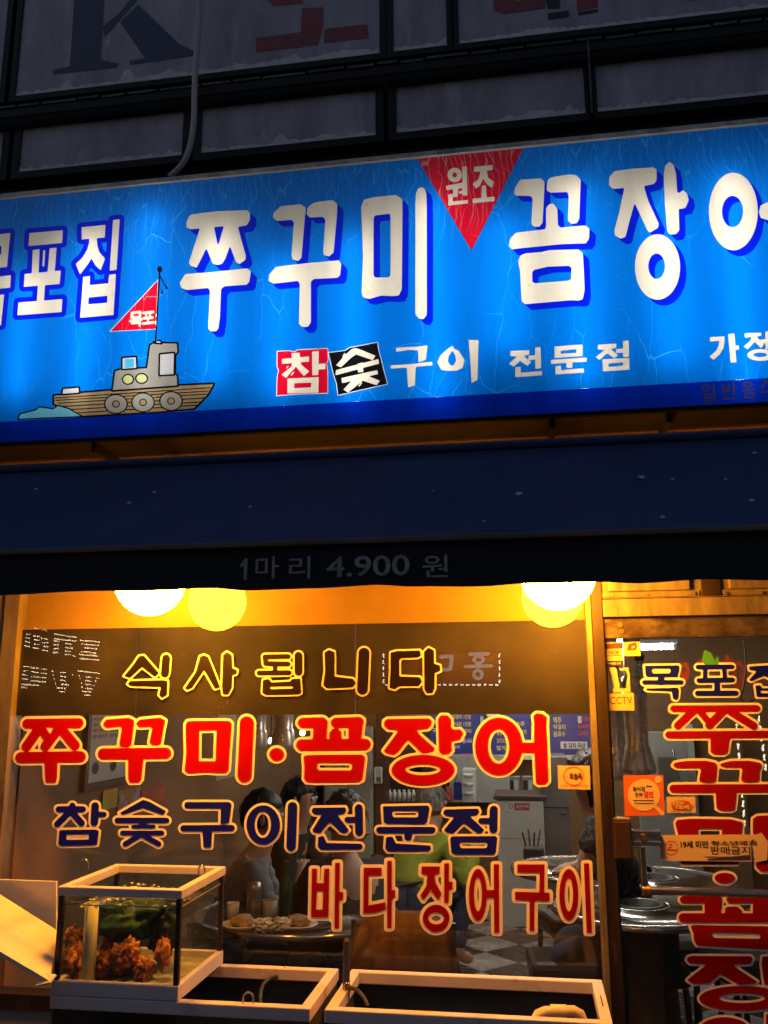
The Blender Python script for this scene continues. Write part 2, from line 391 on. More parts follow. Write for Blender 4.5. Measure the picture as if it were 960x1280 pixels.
def text_obj(name, body, corner, width, height, Y, mat, parent, bold=0.0, tilt=0.0, mirror=False, plane=None):
    """print: the words fitted to width x height metres, lower-left corner at `corner` on the plane y = Y"""
    c = bpy.data.curves.new(name, 'FONT'); c.body = body; c.dimensions = '2D'; c.fill_mode = 'FRONT'; c.offset = bold; c.resolution_u = 3
    t = bpy.data.objects.new(name, c); COL.objects.link(t)
    dg = bpy.context.evaluated_depsgraph_get(); me = bpy.data.meshes.new_from_object(t.evaluated_get(dg))
    vs = [v.co.copy() for v in me.vertices]; fs = [tuple(p.vertices) for p in me.polygons]
    bpy.data.objects.remove(t); bpy.data.curves.remove(c); bpy.data.meshes.remove(me)
    if not vs: return None
    x0 = min(v.x for v in vs); x1 = max(v.x for v in vs); y0 = min(v.y for v in vs); y1 = max(v.y for v in vs)
    out = []
    for v in vs:
        u = (v.x-x0)/(x1-x0+1e-9)*width; q = (v.y-y0)/(y1-y0+1e-9)*height
        if mirror: u = width-u
        if plane: out.append(plane(u, q)); continue
        out.append((corner[0]+u*math.cos(tilt)-q*math.sin(tilt), Y, corner[1]+u*math.sin(tilt)+q*math.cos(tilt)))
    return link_mesh(name, out, fs, mat, parent)
# ------------------------------------------------------------------ surfaces
pm('black_metal', (.016,.015,.018), (.008,.008,.009), 14, .45, 0, .1)
pm('frame_dark', (.006,.006,.007), (.003,.003,.004), 22, .5, 0, .15, spec=.2, dirt=(.02,.018,.018), dlo=.62, dhi=.75)
pm('soot_brick', (.055,.048,.05), (.03,.026,.028), 30, .9, 0, .5)
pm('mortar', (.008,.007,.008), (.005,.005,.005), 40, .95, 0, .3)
pm('frosted_pane', (.38,.325,.41), (.20,.17,.22), 4.5, .45, 0, 0, dirt=(.58,.51,.56), dscale=5, dlo=.57, dhi=.78, stretch=(1.4,1,.45))
pm('pane_grime', (.66,.6,.63), (.5,.45,.48), 25, .8)
pm('navy_film', (.026,.030,.12), (.014,.016,.06), 18, .5, 0, .4, dirt=(.30,.27,.32), dscale=11, dlo=.66, dhi=.69)
pm('red_film', (.27,.022,.035), (.16,.014,.022), 12, .5, 0, .3)
pm('black_film', (.012,.011,.013), None, 10, .6)
pm('flashing', (.10,.085,.08), (.03,.025,.025), 18, .6, .3, .3, stretch=(.3,1,1), lo=.45, hi=.6)
pm('hose', (.55,.42,.44), (.42,.32,.33), 9, .6)
pm('sign_trim', (.5,.48,.44), (.3,.28,.25), 14, .4, .3, .2, dirt=(.08,.07,.06), dscale=8)
pm('sign_case', (.24,.24,.235), None, 4, .7)
pm('sign_black', (.007,.006,.006), (.004,.004,.004), 12, .7, spec=.08)
pm('beam_paint', (.05,.027,.015), (.026,.013,.007), 9, .6, 0, .2, stretch=(.3,1,1), dirt=(.12,.06,.03), dscale=5)
pm('awning', (.013,.022,.10), (.008,.013,.06), 2.2, .75, 0, .1, stretch=(1,1,.4), lo=.3, hi=.7)
pm('awning_under', (.02,.025,.06), None, 3, .8)
pm('valance', (.008,.009,.022), (.005,.006,.014), 4, .8)
pm('droppings', (.5,.5,.5), (.3,.3,.3), 60, .9)
pm('awning_bar', (.16,.12,.09), (.09,.065,.05), 14, .5, .2, stretch=(.3,1,1))
pm('print_grey', (.45,.42,.45), (.24,.22,.24), 30, .8)
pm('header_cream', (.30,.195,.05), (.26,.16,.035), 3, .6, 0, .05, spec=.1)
pm('tint_film', (.020,.020,.036), (.015,.015,.028), 4, .6, 0, 0, spec=.08, dirt=(.05,.05,.05), dscale=14, dlo=.66, dhi=.8)
pm('alu_gold', (.27,.22,.15), (.16,.12,.075), 18, .5, .3, .2, stretch=(1,1,.25), dirt=(.07,.04,.025), dscale=7, dlo=.48, dhi=.70)
pm('alu_brown', (.045,.026,.024), (.022,.013,.012), 16, .45, .3, .2, stretch=(1,1,.2), dirt=(.13,.09,.08), dscale=12, dlo=.6, dhi=.75)
pm('steel_dirty', (.34,.27,.20), (.16,.11,.07), 14, .35, .8, .2, stretch=(.6,1,1), dirt=(.07,.045,.03), dscale=10, dlo=.45, dhi=.65)
pm('steel', (.55,.53,.51), (.42,.40,.38), 10, .22, 1, 0)
pm('steel_table', (.50,.48,.46), (.40,.38,.36), 6, .18, 1, 0)
pm('duct_steel', (.80,.72,.64), (.62,.54,.46), 7, .28, .6, 0)
pm('brass', (.75,.45,.12), (.5,.28,.07), 20, .3, 1, 0)
pm('bolt', (.3,.2,.1), (.15,.1,.05), 40, .5, .6)
pm('v_red', (.33,.001,.001), (.28,.0008,.0008), 5, .6, spec=.04)
pm('v_darkred', (.27,.003,.004), (.22,.002,.003), 5, .6, spec=.04, dirt=(.2,.01,.01), dscale=9, dlo=.62, dhi=.7)
pm('v_cream', (.88,.80,.80), (.84,.76,.74), 6, .5, spec=.3)
pm('v_cream_pale', (.88,.80,.80), (.82,.72,.66), 6, .5)
pm('v_navy', (.004,.008,.44), (.003,.006,.36), 6, .5, spec=.15)
pm('v_brown', (.011,.0055,.004), (.008,.004,.003), 5, .5, spec=.15)
pm('v_yellow', (.82,.72,.50), (.76,.66,.44), 8, .4)
pm('tank_white', (.66,.58,.66), (.58,.50,.58), 7, .55, 0, .1, dirt=(.30,.24,.22), dscale=9, dlo=.6, dhi=.78)
pm('tank_inner', (.07,.075,.085), (.04,.042,.05), 8, .4)
pm('tank_stand', (.02,.018,.02), None, 8, .6)
pm('foam', (.78,.72,.66), (.7,.64,.58), 30, .7, 0, .1)
pm('squirt', (.72,.22,.03), (.14,.03,.01), 30, .5, 0, 1.0, lo=.42, hi=.62)
pm('net_green', (.014,.10,.055), (.005,.03,.02), 60, .5, 0, .6)
pm('squirt_dark', (.34,.07,.012), (.06,.012,.005), 30, .5, 0, 1.0, lo=.42, hi=.62)
pm('squirt_pale', (.85,.36,.06), (.3,.07,.015), 34, .45, 0, 1.0, lo=.42, hi=.62)
pm('net_dark', (.01,.014,.012), None, 60, .5, 0, .6)
pm('pvc', (.62,.58,.5), (.5,.46,.4), 9, .4)
pm('pvc_cream', (.78,.62,.36), (.7,.54,.3), 9, .4)
pm('black_rubber', (.014,.013,.013), None, 12, .5)
pm('blue_pole', (.05,.055,.11), (.03,.035,.07), 12, .5)
pm('gravel_bed', (.35,.33,.28), (.2,.19,.16), 70, .9, 0, .5)
glass('shop_glass', (.95,.94,.92), .75, film=.052, dust_haze_tint=(.5,.42,.34))  # dust film, thickened to stand in for pale hazy reflections too
glass('door_glass', (.96,.97,.96), .45, film=.018, dust_haze_tint=(.5,.42,.34))
glass('tank_glass', (.86,.91,.86), .35, film=.12, dust_haze_tint=(.34,.33,.27))
glass('water', (.80,.90,.82), 0, ior=1.33)
# interior
pm('tile_dark', (.055,.032,.028), (.035,.02,.018), 9, .25, 0, .05)
pm('tile_light', (.42,.40,.37), (.33,.31,.29), 7, .25, 0, .05)
pm('grout', (.08,.075,.07), None, 20, .9)
pm('wall_tan', (.26,.145,.065), (.20,.105,.045), 3, .7, 0, .1)
pm('wall_grey', (.36,.36,.34), (.28,.28,.27), 3, .7)
pm('ceiling_white', (.42,.40,.37), (.34,.32,.3), 3, .8)
pm('door_trim', (.10,.055,.03), (.06,.03,.018), 10, .5)
pm('panel_green', (.42,.47,.42), (.36,.40,.36), 3, .5)
pm('white_lam', (.66,.66,.62), (.58,.58,.54), 4, .4)
pm('steel_fridge', (.30,.29,.28), (.22,.21,.2), 5, .35, .7)
pm('wood_dark', (.07,.04,.025), (.04,.022,.014), 12, .5, stretch=(1,1,.2))
pm('board_blue', (.025,.045,.26), (.02,.035,.20), 4, .4)
pm('print_yellow', (.75,.65,.2), None, 8, .6)
pm('print_red', (.65,.08,.10), None, 8, .6)
pm('print_white', (.8,.8,.78), None, 8, .6)
pm('print_black', (.02,.018,.016), None, 8, .6)
pm('paper', (.66,.64,.6), (.56,.54,.5), 6, .8)
pm('paper_pink', (.75,.06,.32), None, 6, .8)
pm('paper_green', (.42,.55,.10), (.65,.35,.06), 9, .7, lo=.5, hi=.55)
pm('paper_violet', (.42,.36,.55), (.4,.2,.09), 14, .7, lo=.5, hi=.55)
pm('paper_red', (.55,.10,.06), (.35,.05,.04), 9, .7)
pm('skin', (.50,.27,.18), (.44,.23,.15), 12, .55)
pm('hair', (.012,.010,.009), (.006,.005,.005), 40, .5, 0, .6)
pm('hair_grey', (.22,.20,.18), (.12,.11,.10), 40, .6, 0, .6)
pm('cloth_black', (.014,.013,.015), (.008,.008,.009), 20, .85, 0, .2)
pm('cloth_pattern', (.10,.085,.08), (.012,.011,.012), 45, .85, lo=.5, hi=.56)
pm('cloth_grey', (.22,.22,.23), (.15,.15,.16), 12, .85)
pm('cloth_lime', (.36,.40,.04), (.26,.29,.03), 9, .8)
pm('cloth_brown', (.15,.08,.03), (.05,.026,.011), 5, .9, 0, .5, spec=.1)  # darker tone painted in for the shade in the jacket's folds
pm('cloth_jean', (.04,.05,.09), None, 20, .85)
pm('stool_black', (.02,.018,.018), None, 9, .35)
pm('stone_leg', (.06,.045,.04), (.03,.022,.02), 10, .6, 0, .3)
pm('green_bottle', (.02,.12,.04), None, 9, .2)
pm('food', (.5,.36,.2), (.3,.18,.08), 30, .6, 0, .5)
pm('dish', (.75,.74,.7), None, 5, .3)
# stickers
pm('s_yellow', (.62,.46,.22), (.55,.40,.17), 7, .5, dirt=(.5,.3,.08), dscale=8, dlo=.62, dhi=.8)
pm('s_orange', (.62,.13,.04), (.56,.11,.03), 6, .5)
pm('s_peach', (.66,.48,.34), (.6,.43,.3), 6, .5)
pm('s_maroon', (.10,.02,.02), None, 8, .6)
pm('s_navy', (.03,.03,.10), None, 8, .6)
pm('s_red', (.55,.05,.03), None, 8, .6)
pm('leaf', (.07,.36,.03), (.04,.22,.02), 9, .5)
pm('pink_film', (.13,.02,.035), None, 6, .6)
pm('lock_brown', (.055,.03,.026), (.04,.02,.018), 9, .3, .2)
pm('asphalt', (.05,.048,.046), (.035,.033,.032), 40, .85, 0, .4)
pm('paving', (.06,.056,.054), (.04,.038,.037), 15, .8, 0, .3)
pm('far_wall', (.05,.048,.05), (.035,.033,.036), 4, .8)
pm('red_panel', (.25,.02,.015), None, 5, .6)
# things that give off light
emit('globe_glow', (1.0, .345, .016), 185)
emit('tube_glow', (.97, .96, .96), 12)
emit('room_tube', (1.0, .93, .82), 110)
emit('led_white', (1.0, .92, .66), 26)
emit('led_cold', (.8, .85, 1.0), 18)
emit('sign_red_lit', (.55, .05, .035), 1.6)
emit('sign_white_lit', (.75, .78, .85), 4)
emit('bulb_small', (1, .95, .85), 12)
# backlit sign films
backlit('face_blue', (.0, .195, .80), crack=(.03,.40,.95), wear=.16)
backlit('face_strip', (.0, .022, .42), wear=.3)
backlit('face_royal', (.0, .012, .70), wear=.12)
backlit('face_white', (.90,.80,.62), wear=.14, speck=(.45,.38,.28))
backlit('face_red', (.80,.004,.03), crack=(.9,.45,.40), wear=.3, cscale=12)
backlit('face_black', (.006,.006,.008), wear=.2)
backlit('face_hairline', (.92,.9,.86), wear=.1)
backlit('face_smoke', (.045,.04,.11), wear=.3)
backlit('face_grey', (.38,.35,.29), wear=.3, speck=(.12,.11,.1))
backlit('face_lightgrey', (.62,.60,.58), wear=.1)
backlit('face_brown', (.40,.27,.13), wear=.35)
backlit('face_teal', (.16,.55,.68), wear=.2)
backlit('face_cyan', (.08,.50,.80), wear=.2)
backlit('face_lamp', (.62,.62,.26), wear=.2)
# ------------------------------------------------------------------ the backlit shop sign
YS = -0.35
zt, zb, zs = at(480,200.5,YS).z, at(480,528.5,YS).z, at(480,500,YS).z
XL, XR = at(-130,400,YS).x, at(1095,330,YS).x
sign = thing('shop_sign', 'long backlit blue sign with white Korean lettering, red triangle and a boat picture', 'sign', ((XL+XR)/2, -.2, zb))
pS = lambda x, y: at(x, y, YS)
def q4(x0, z0, x1, z1): return [px_of((x0,YS,z1)), px_of((x1,YS,z1)), px_of((x1,YS,z0)), px_of((x0,YS,z0))]
A6 = (0,260,6); B6 = (215,250,6); C4 = (330,240,960/220); D6 = (510,170,6); E6 = (630,190,6); F5 = (760,190,4.8)
G6 = (330,410,6); H6 = (480,410,6); I5 = (620,410,16/3); J10 = (860,400,9.6); Z4 = (0,240,4)
square = [  # gothic capitals with a broad royal-blue border
 (A6, 'p -170,215 78,187 52,443 -185,462; n -95,290 12,283 8,350 -100,358; p -95,450 -40,445 -42,535 -100,540; p -215,535 82,503 76,598 -222,628; p -190,665 32,648 8,878 -45,882 -30,735 -195,748'),
 (A6, 'p 220,188 472,166 466,262 214,286; p 245,314 297,308 290,490 237,495; p 372,302 425,297 410,480 356,488; p 184,494 456,468 447,570 178,592; p 324,318 340,316 332,438 317,438; p 284,580 338,572 330,695 275,702; p 138,708 468,682 462,780 130,805'),
 (A6, 'p 612,144 792,126 786,222 612,236; p 668,230 726,224 730,280 745,330 788,380 755,468 715,430 686,378 660,420 600,500 568,420 620,370 655,310 668,260; p 848,90 898,84 874,464 822,470; p 624,516 676,510 672,578 812,564 818,500 870,494 852,802 600,824; n 665,672 806,658 802,710 662,722'),
]
brush = [   # big brush letters with a drop shade to the lower right
 (B6, 'p 150,108 210,100 330,85 560,76 585,95 585,150 560,190 495,202 520,300 555,420 550,450 505,482 480,465 435,345 400,440 375,480 340,488 305,478 258,362 220,440 185,508 140,495 126,470 165,350 210,212 140,220 108,205 110,160 130,120; n 314,203 390,196 345,346; p 100,555 300,540 565,512 592,535 580,615 560,635 390,648 368,670 360,880 348,965 330,984 290,986 270,965 285,680 270,660 110,676 70,660 58,620'),
 (C4, 'p 90,78 200,66 228,85 222,150 205,360 185,377 155,368 150,345 163,165 150,152 70,158 48,140 52,115; p 265,62 300,52 375,44 400,65 398,130 380,330 355,352 325,345 323,320 335,150 320,135 250,140 232,120 238,85; p 65,408 230,388 410,372 422,395 415,455 400,468 270,475 256,490 256,710 240,735 210,738 190,720 195,500 185,485 50,500 25,485 28,450'),
 (C4, 'p 545,42 600,28 720,16 755,40 755,120 752,530 735,565 700,568 640,565 575,584 540,575 532,550 540,350 530,80; n 605,128 685,118 690,135 690,455 680,466 605,466 598,455 598,140; p 826,60 828,10 840,-18 858,-27 876,-18 886,10 888,100 888,670 870,694 845,692 825,665'),
 (E6, 'p 120,208 280,198 305,225 300,320 290,530 265,560 225,560 205,540 215,350 200,330 90,328 75,310 85,265; p 350,192 400,182 500,168 545,175 577,210 572,300 565,500 545,535 505,540 478,515 485,330 475,300 350,305 320,290 320,250 330,210; p 90,605 220,590 305,580 315,560 315,420 340,390 370,386 400,425 405,550 425,566 610,550 642,575 638,650 615,685 420,692 100,725 60,732 36,705 45,650; p 160,760 280,750 340,735 560,730 592,760 600,900 605,1040 590,1105 560,1115 500,1112 160,1142 130,1120 120,900 105,820 125,775; n 225,885 330,860 490,854 506,870 503,955 480,965 350,975 230,985 212,970 212,900'),
 (F5, 'p 40,115 130,102 270,92 292,105 292,170 275,192 215,205 240,290 305,430 300,455 250,485 235,470 160,305 130,410 105,510 75,520 40,500 38,470 70,350 98,215 30,222 5,200 8,150; p 335,130 345,80 370,58 395,80 408,130 415,240 425,248 450,228 475,250 485,290 465,335 440,343 425,340 428,470 410,492 375,497 355,480 340,300; e 297,690,136,197; m 292,685,50,76'),
 (F5, 'e 752,357,147,233; m 747,357,63,94; p 915,320 960,300 1060,290 1060,400 960,410 915,395 905,360; p 1040,60 1065,30 1100,35 1112,80 1118,540 1095,575 1060,570 1042,540'),
]
plain = [   # smaller white words
 (H6, 'p 90,148 260,138 328,128 315,238 300,245 258,258 255,168 180,165 90,180; p 48,280 200,270 362,252 365,280 240,292 232,430 180,446 172,298 50,306'),
 (H6, 'p 515,130 525,155 560,170 605,240 590,300 545,320 480,322 430,315 400,260 420,210 470,160; n 515,170 535,210 540,250 520,280 500,280 478,250 485,210; p 632,88 710,90 705,290 702,388 655,415 650,290'),
 (I5, 'p 95,152 222,146 222,178 185,185 235,228 210,252 160,220 118,258 85,238 140,190 95,188; p 215,185 265,180 265,210 218,215; p 260,130 298,126 302,268 262,274; p 128,262 165,258 165,298 308,286 308,315 128,328'),
 (I5, 'p 390,122 577,110 577,188 390,200; n 432,152 536,142 536,165 432,172; p 366,212 605,196 605,225 366,240; p 470,230 510,226 510,265 470,268; p 396,255 435,250 435,280 587,268 587,298 396,310'),
 (I5, 'p 678,112 802,102 802,132 765,140 815,182 790,202 740,170 690,215 662,195 725,145 678,145; p 800,140 850,136 850,165 800,168; p 846,86 886,82 888,190 848,194; p 708,208 890,198 890,278 712,290; n 750,238 846,228 848,250 750,260'),
 (J10, 'p 260,205 442,192 440,260 430,330 385,410 305,480 258,438 340,365 370,300 375,250 262,262; p 480,168 560,160 568,305 612,303 612,358 570,360 582,508 512,514'),
 (J10, 'p 675,160 880,148 880,190 825,200 910,295 875,340 800,265 715,355 665,320 745,250 765,205 680,215; p 865,235 935,230 935,280 865,285; p 925,135 1000,130 1000,345 930,350; e 870,420,160,72; m 865,418,82,26'),
]
smoke = [
 (J10, 'e 215,815,50,50; m 215,815,24,24; r14 312,770 312,870; r13 195,895 325,888 325,925 200,935 200,975 325,965'),
 (J10, 'r14 415,775 420,860 490,850 490,770; r12 418,820 490,815; r14 550,740 550,890; r12 550,820 575,818; r14 440,900 442,945 570,935'),
 (J10, 'e 715,775,65,40; m 715,775,36,16; r12 645,845 805,830; r12 680,880 790,872 790,925 682,932 680,880'),
 (J10, 'r14 930,720 880,815; r14 930,720 990,800; r14 890,865 1000,855 1000,950'),
]
LAY = []   # bottom to top: (part name, field, material)
def lay(nm, spec, tr, mat, grow=0, sm=1):
    f = Field(parse(spec, *tr), sm=sm); LAY.append((nm, f.grow(grow) if grow else f, mat)); return f
for tr, g in square:
    f = Field(parse(g, *tr), sm=1, pad=20); LAY.append(('letter_border', f.grow(6.0), 'face_royal')); LAY.append(('letter', f, 'face_white'))
for tr, g in brush:
    f = Field(parse(g, *tr), sm=5, pad=20); LAY.append(('letter_shade', f.shadow(8.2, 7.4), 'face_royal')); LAY.append(('letter', f, 'face_white'))
for tr, g in plain: lay('letter', g, tr, 'face_white')
for tr, g in smoke: lay('letter', g, tr, 'face_smoke')
# red triangle with its two white syllables
tri_px = [(510+68/6, 170+165/6), (510+870/6, 170+82/6), (510+476/6, 170+860/6)]
LAY.append(('triangle', Field([('p', 0, tri_px)], sm=0), 'face_red'))
lay('letter', 'e 350,292,54,54; m 350,292,17,20; p 284,374 405,350 408,390 288,406; p 338,390 378,388 372,455 338,460; p 408,230 442,228 445,445 410,448; p 382,414 412,410 412,430 382,435; p 302,438 335,434 335,490 450,480 450,505 302,522', D6, 'face_white')
lay('letter', 'p 495,230 637,217 635,255 495,270; p 545,262 590,258 600,310 645,345 628,390 590,360 565,320 540,370 510,395 485,360 530,320; p 555,372 585,370 590,462 550,467; p 485,470 648,455 650,488 485,504', D6, 'face_white')
# torn red and black blocks
red_b = 'p 100,175 190,172 230,180 250,165 478,152 480,240 470,260 478,330 478,488 250,495 120,505 95,510 100,360 112,320 98,290'
blk_b = 'p 483,185 610,170 640,148 850,108 860,170 925,420 700,470 555,505 545,420 520,340'
lay('block_edge', red_b, G6, 'face_hairline', .7); lay('block', red_b, G6, 'face_red', -.2)
lay('block_edge', blk_b, G6, 'face_hairline', .7); lay('block', blk_b, G6, 'face_black', -.2)
lay('letter', 'p 205,188 268,185 270,225 210,225; p 135,232 340,212 338,252 135,270; p 215,245 275,245 280,275 340,325 300,362 255,310 240,290 165,375 130,350 205,290; p 360,178 412,172 408,352 362,356; p 405,270 460,265 460,308 405,312; p 175,378 410,368 408,485 175,492; n 228,415 355,410 352,445 225,450; p 165,298 180,280 185,288 170,308; p 200,352 222,325 228,332 206,360', G6, 'face_white')
lay('letter', 'p 655,160 685,150 720,160 838,208 815,242 690,198 650,225 578,295 540,280 600,210; p 540,315 858,232 864,268 535,355; p 700,268 740,258 745,330 705,335; p 580,375 850,315 856,345 585,415; p 690,360 740,345 870,395 845,430 740,395 630,485 595,462; p 705,435 730,405 738,412 715,440; p 585,215 605,185 612,190 595,222', G6, 'face_white')
# the boat
hull = 'p 270,1018 400,1005 560,992 890,968 1068,960 1040,1012 970,1082 800,1098 410,1120 345,1090 290,1068 270,1060'
wave = 'p 92,1135 100,1110 180,1090 195,1075 230,1080 265,1086 290,1068 345,1085 380,1106 410,1122'
cabin = 'p 575,895 600,888 735,880 750,765 775,755 885,757 888,800 875,815 872,908 885,918 888,968 562,992'
lay('boat_line', hull, Z4, 'face_black', 2.1); lay('boat_hull', hull, Z4, 'face_brown', -.2)
for k, (a, b) in enumerate([((276,1030),(1062,978)),((280,1042),(1052,995)),((292,1056),(1040,1010)),((315,1072),(1020,1030)),((350,1088),(1000,1050)),((390,1104),(985,1066))]):
    lay('boat_plank_line', 'r2.4 %d,%d %d,%d' % (*a, *b), Z4, 'face_black', sm=0)
lay('boat_line', wave, Z4, 'face_black', 1.2); lay('boat_wave', wave, Z4, 'face_teal', -.4)
lay('boat_line', cabin, Z4, 'face_black', 1.9); lay('boat_cabin', cabin, Z4, 'face_grey', -.3)
for sp, m_ in (('p 800,812 870,805 868,912 798,915','face_lightgrey'), ('p 612,830 680,825 682,880 612,885','face_lightgrey'), ('p 315,985 393,978 396,1003 312,1010','face_lightgrey'), ('p 768,752 782,745 800,745 806,756','face_lightgrey')):
    lay('boat_line', sp, Z4, 'face_black', 1.9); lay('boat_window', sp, Z4, m_, -.2)
lay('boat_window', 'p 625,835 670,832 670,875 625,880', Z4, 'face_cyan')
for c in ('640,937,25,22', '708,932,27,22'):
    lay('boat_line', 'e '+c, Z4, 'face_black', 1.5); lay('boat_lamp', 'e '+c, Z4, 'face_lamp', -.2)
for c in ('580,1060', '715,1052', '855,1045'):
    lay('boat_line', 'e %s,56,47' % c, Z4, 'face_black', .9); lay('boat_wheel', 'e %s,54,45' % c, Z4, 'face_grey', -.2)
    lay('boat_line', 'e %s,17,16' % c, Z4, 'face_black', .7); lay('boat_wheel_hub', 'e %s,16,15' % c, Z4, 'face_brown', -.2)
flag = 'p 790,440 778,685 550,697'
lay('flag_edge', flag, Z4, 'face_hairline', .6); lay('flag', flag, Z4, 'face_red', -.2)
lay('letter', 'r7 660,605 700,600 700,625 660,628 660,605; r5 680,628 680,640; r7 652,645 706,638; r6 660,657 700,653 698,668', Z4, 'face_white', sm=0)
lay('letter', 'r7 718,605 765,600; r5 730,605 732,630; r5 750,603 750,630; r7 718,632 762,628; r5 740,632 740,652; r7 714,658 768,652', Z4, 'face_white', sm=0)
lay('mast', 'r4.2 798,395 778,750; e 799,387,13,16; r3 800,420 815,450 832,478; p 818,455 842,482 832,488; p 805,478 818,508 808,512', Z4, 'face_black', sm=0)

gi0, gi1 = int((px_of((XL,YS,zt))[0]-30)/H), int((px_of((XR,YS,zb))[0]+30)/H)
LAY.append(('light_leak_strip', Field([('p', 0, q4(XL, zt-.007, XR, zt+.003))], sm=0, pad=3), 'face_hairline'))  # pale film strip added to show light leaking along the top rim
gj0, gj1 = int(110/H), int(590/H)
U = np.full((gj1-gj0, gi1-gi0), 50.0)
for li, (nm, f, mt) in reversed(list(enumerate(LAY))):
    a0, a1, b0, b1 = max(f.i0,gi0), min(f.i1,gi1), max(f.j0,gj0), min(f.j1,gj1)
    d = f.d[b0-f.j0:b1-f.j0, a0-f.i0:a1-f.i0]; W = U[b0-gj0:b1-gj0, a0-gi0:a1-gi0]
    o_ = sheet(nm, contours(np.maximum(d, -W-.14), a0, b0), (lambda x, y, k=li: at(x, y, YS-.00002*k-.0003)), mt, sign, .05)
    if nm == 'boat_plank_line' and o_: o_['kind'] = 'stuff'
    U[b0-gj0:b1-gj0, a0-gi0:a1-gi0] = np.minimum(W, d)
PX, PY = np.meshgrid(np.arange(gi0, gi1)*H, np.arange(gj0, gj1)*H)
sheet('face_panel', contours(np.maximum(f_poly(PX, PY, q4(XL, zs, XR, zt)), -U-.14), gi0, gj0), pS, 'face_blue', sign)
sheet('face_band', contours(np.maximum(f_poly(PX, PY, q4(XL, zb, XR, zs)), -U-.14), gi0, gj0), pS, 'face_strip', sign)
# case: white inside, edge trim, dark underside
YB = -0.13
b = MB(); b.box((XL,YB,zb),(XR,YB+.01,zt)); b.box((XL,YS+.004,zt),(XR,YB,zt+.012)); b.box((XL-.012,YS+.004,zb),(XL,YB,zt)); b.box((XR,YS+.004,zb),(XR+.012,YB,zt))
b.build('case', 'sign_case', sign)
b = MB(); b.box((XL-.012,YS+.002,zb-.016),(XR+.012,YB+.01,zb-.004)); b.build('case_floor', 'sign_black', sign)
b = MB(); b.box((XL-.012,YS-.006,zt),(XR+.012,YS+.003,zt+.016)); b.build('edge_trim', 'sign_trim', sign)
b = MB(); b.box((XL-.012,YS-.006,zb-.014),(XR+.012,YS+.0015,zb)); b.build('edge_trim', 'sign_black', sign)
tube_x = [at(px, 380, YS).x for px in (-75, 30, 105, 182, 268, 352, 440, 545, 630, 728, 838, 925, 1020)]
for i, x in enumerate(tube_x):
    b = MB(); zm = (zt+zb)/2; hh = (.30, .22, .30, .36, .26, .24, .30, .36, .22, .34, .28, .36, .3)[i]
    dz = (0, -.06, -.02, .02, -.02, -.10, -.10, -.04, .0, -.02, -.04, -.05, 0)[i]
    b.tube([(x, YS+.080, zm+dz-hh-.05), (x, YS+.080, zm+dz+hh+.01)], .0145, 8); b.build('fluorescent_tube', 'tube_glow', sign)
for px in (118, 690, 835):
    p = at(px, 527-(px-480)*.05, YS); b = MB(); b.box((p.x-.008,YS+.0,zb-.05),(p.x+.008,YB,zb-.017)); b.build('bracket', 'sign_black', sign)
# ------------------------------------------------------------------ upper storey of the building
bld = thing('building', 'dark upper storey above the blue sign with dim frosted windows', 'building', (0,.3,2.4))
YU = 0.0
xa, xb = at(-160,300,YU).x, at(1150,300,YU).x
z_sill = at(480,178,YU).z; z_brk0 = zt-.25; z_head = at(480,83,YU).z; z_top = at(480,-330,YU).z
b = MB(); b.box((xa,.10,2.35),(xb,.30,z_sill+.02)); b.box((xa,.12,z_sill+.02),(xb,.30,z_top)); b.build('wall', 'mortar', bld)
# brick course below the sill, laid on end
bw, bh, n = .062, .118, 0
proto = None
for r in range(3):
    zz = z_sill-.030-(r+1)*(bh+.008)
    x = xa+.01+(r % 2)*.02
    while x < xb-.1:
        if proto is None:
            bb = MB(); bb.box((x,.082,zz),(x+bw,.101,zz+bh), .003); proto = bb.build('brick', 'soot_brick', bld); px0, pz0 = x, zz
        else:
            o = proto.copy(); COL.objects.link(o); o.location = (x-px0+random.uniform(-.001,.001), random.uniform(-.004,.004), zz-pz0)
        x += bw+.008
# lower row of panes and the big panes above, each with its frame
def upper_window(x0, x1, z0, z1, fr=.045):
    m = MB(); y0, y1 = .066, .12
    m.box((x0-fr,y0,z0-fr),(x0,y1,z1+fr)); m.box((x1,y0,z0-fr),(x1+fr,y1,z1+fr))
    m.box((x0,y0,z0-fr),(x1,y1,z0)); m.box((x0,y0,z1),(x1,y1,z1+fr))
    wd = m.build('window', 'frame_dark', bld)
    g = MB(); g.box((x0,.075,z0),(x1,.085,z1)); g.build('pane', 'frosted_pane', wd)
    # ragged strip of grime along the lower edge
    k = 110; vs = []; fs = []
    for i in range(k+1):
        t = i/k; xx = x0+(x1-x0)*t
        hgt = .008+.022*(noise.noise((xx*17,z0*3,1))*.5+.5)+.012*noise.noise((xx*60,1,5))+.03*max(0, noise.noise((xx*3.3,z0,4)))
        hgt += .10*max(0, noise.noise((xx*14,z0*5,2))-.22)
        vs += [(xx,.0735,z0+.001),(xx,.0735,z0+.001+min(hgt, (z1-z0)*.9))]
        if i: fs.append((2*i-2,2*i,2*i+1,2*i-1))
    link_mesh('grime', vs, fs, 'pane_grime', wd)
    return wd
YP = .08
def pw(x, y): return at(x, y, YP)
low = []
for (l, r_, yt, yb_) in ((26,231,142,200),(252,470,125,182),(496,729,96,157),(746,975,66,126)):
    low.append((pw(l,yb_).x, pw(r_,yt).x))
zl0, zl1 = pw(480,170).z, pw(480,112.5).z
xs_l = [(2*low[0][0]-low[0][1]-.09, low[0][0]-.09)]+low+[(low[-1][1]+.09, low[-1][1]+.75)]
for (p0, p1) in xs_l: upper_window(p0, p1, zl0, zl1, .034)
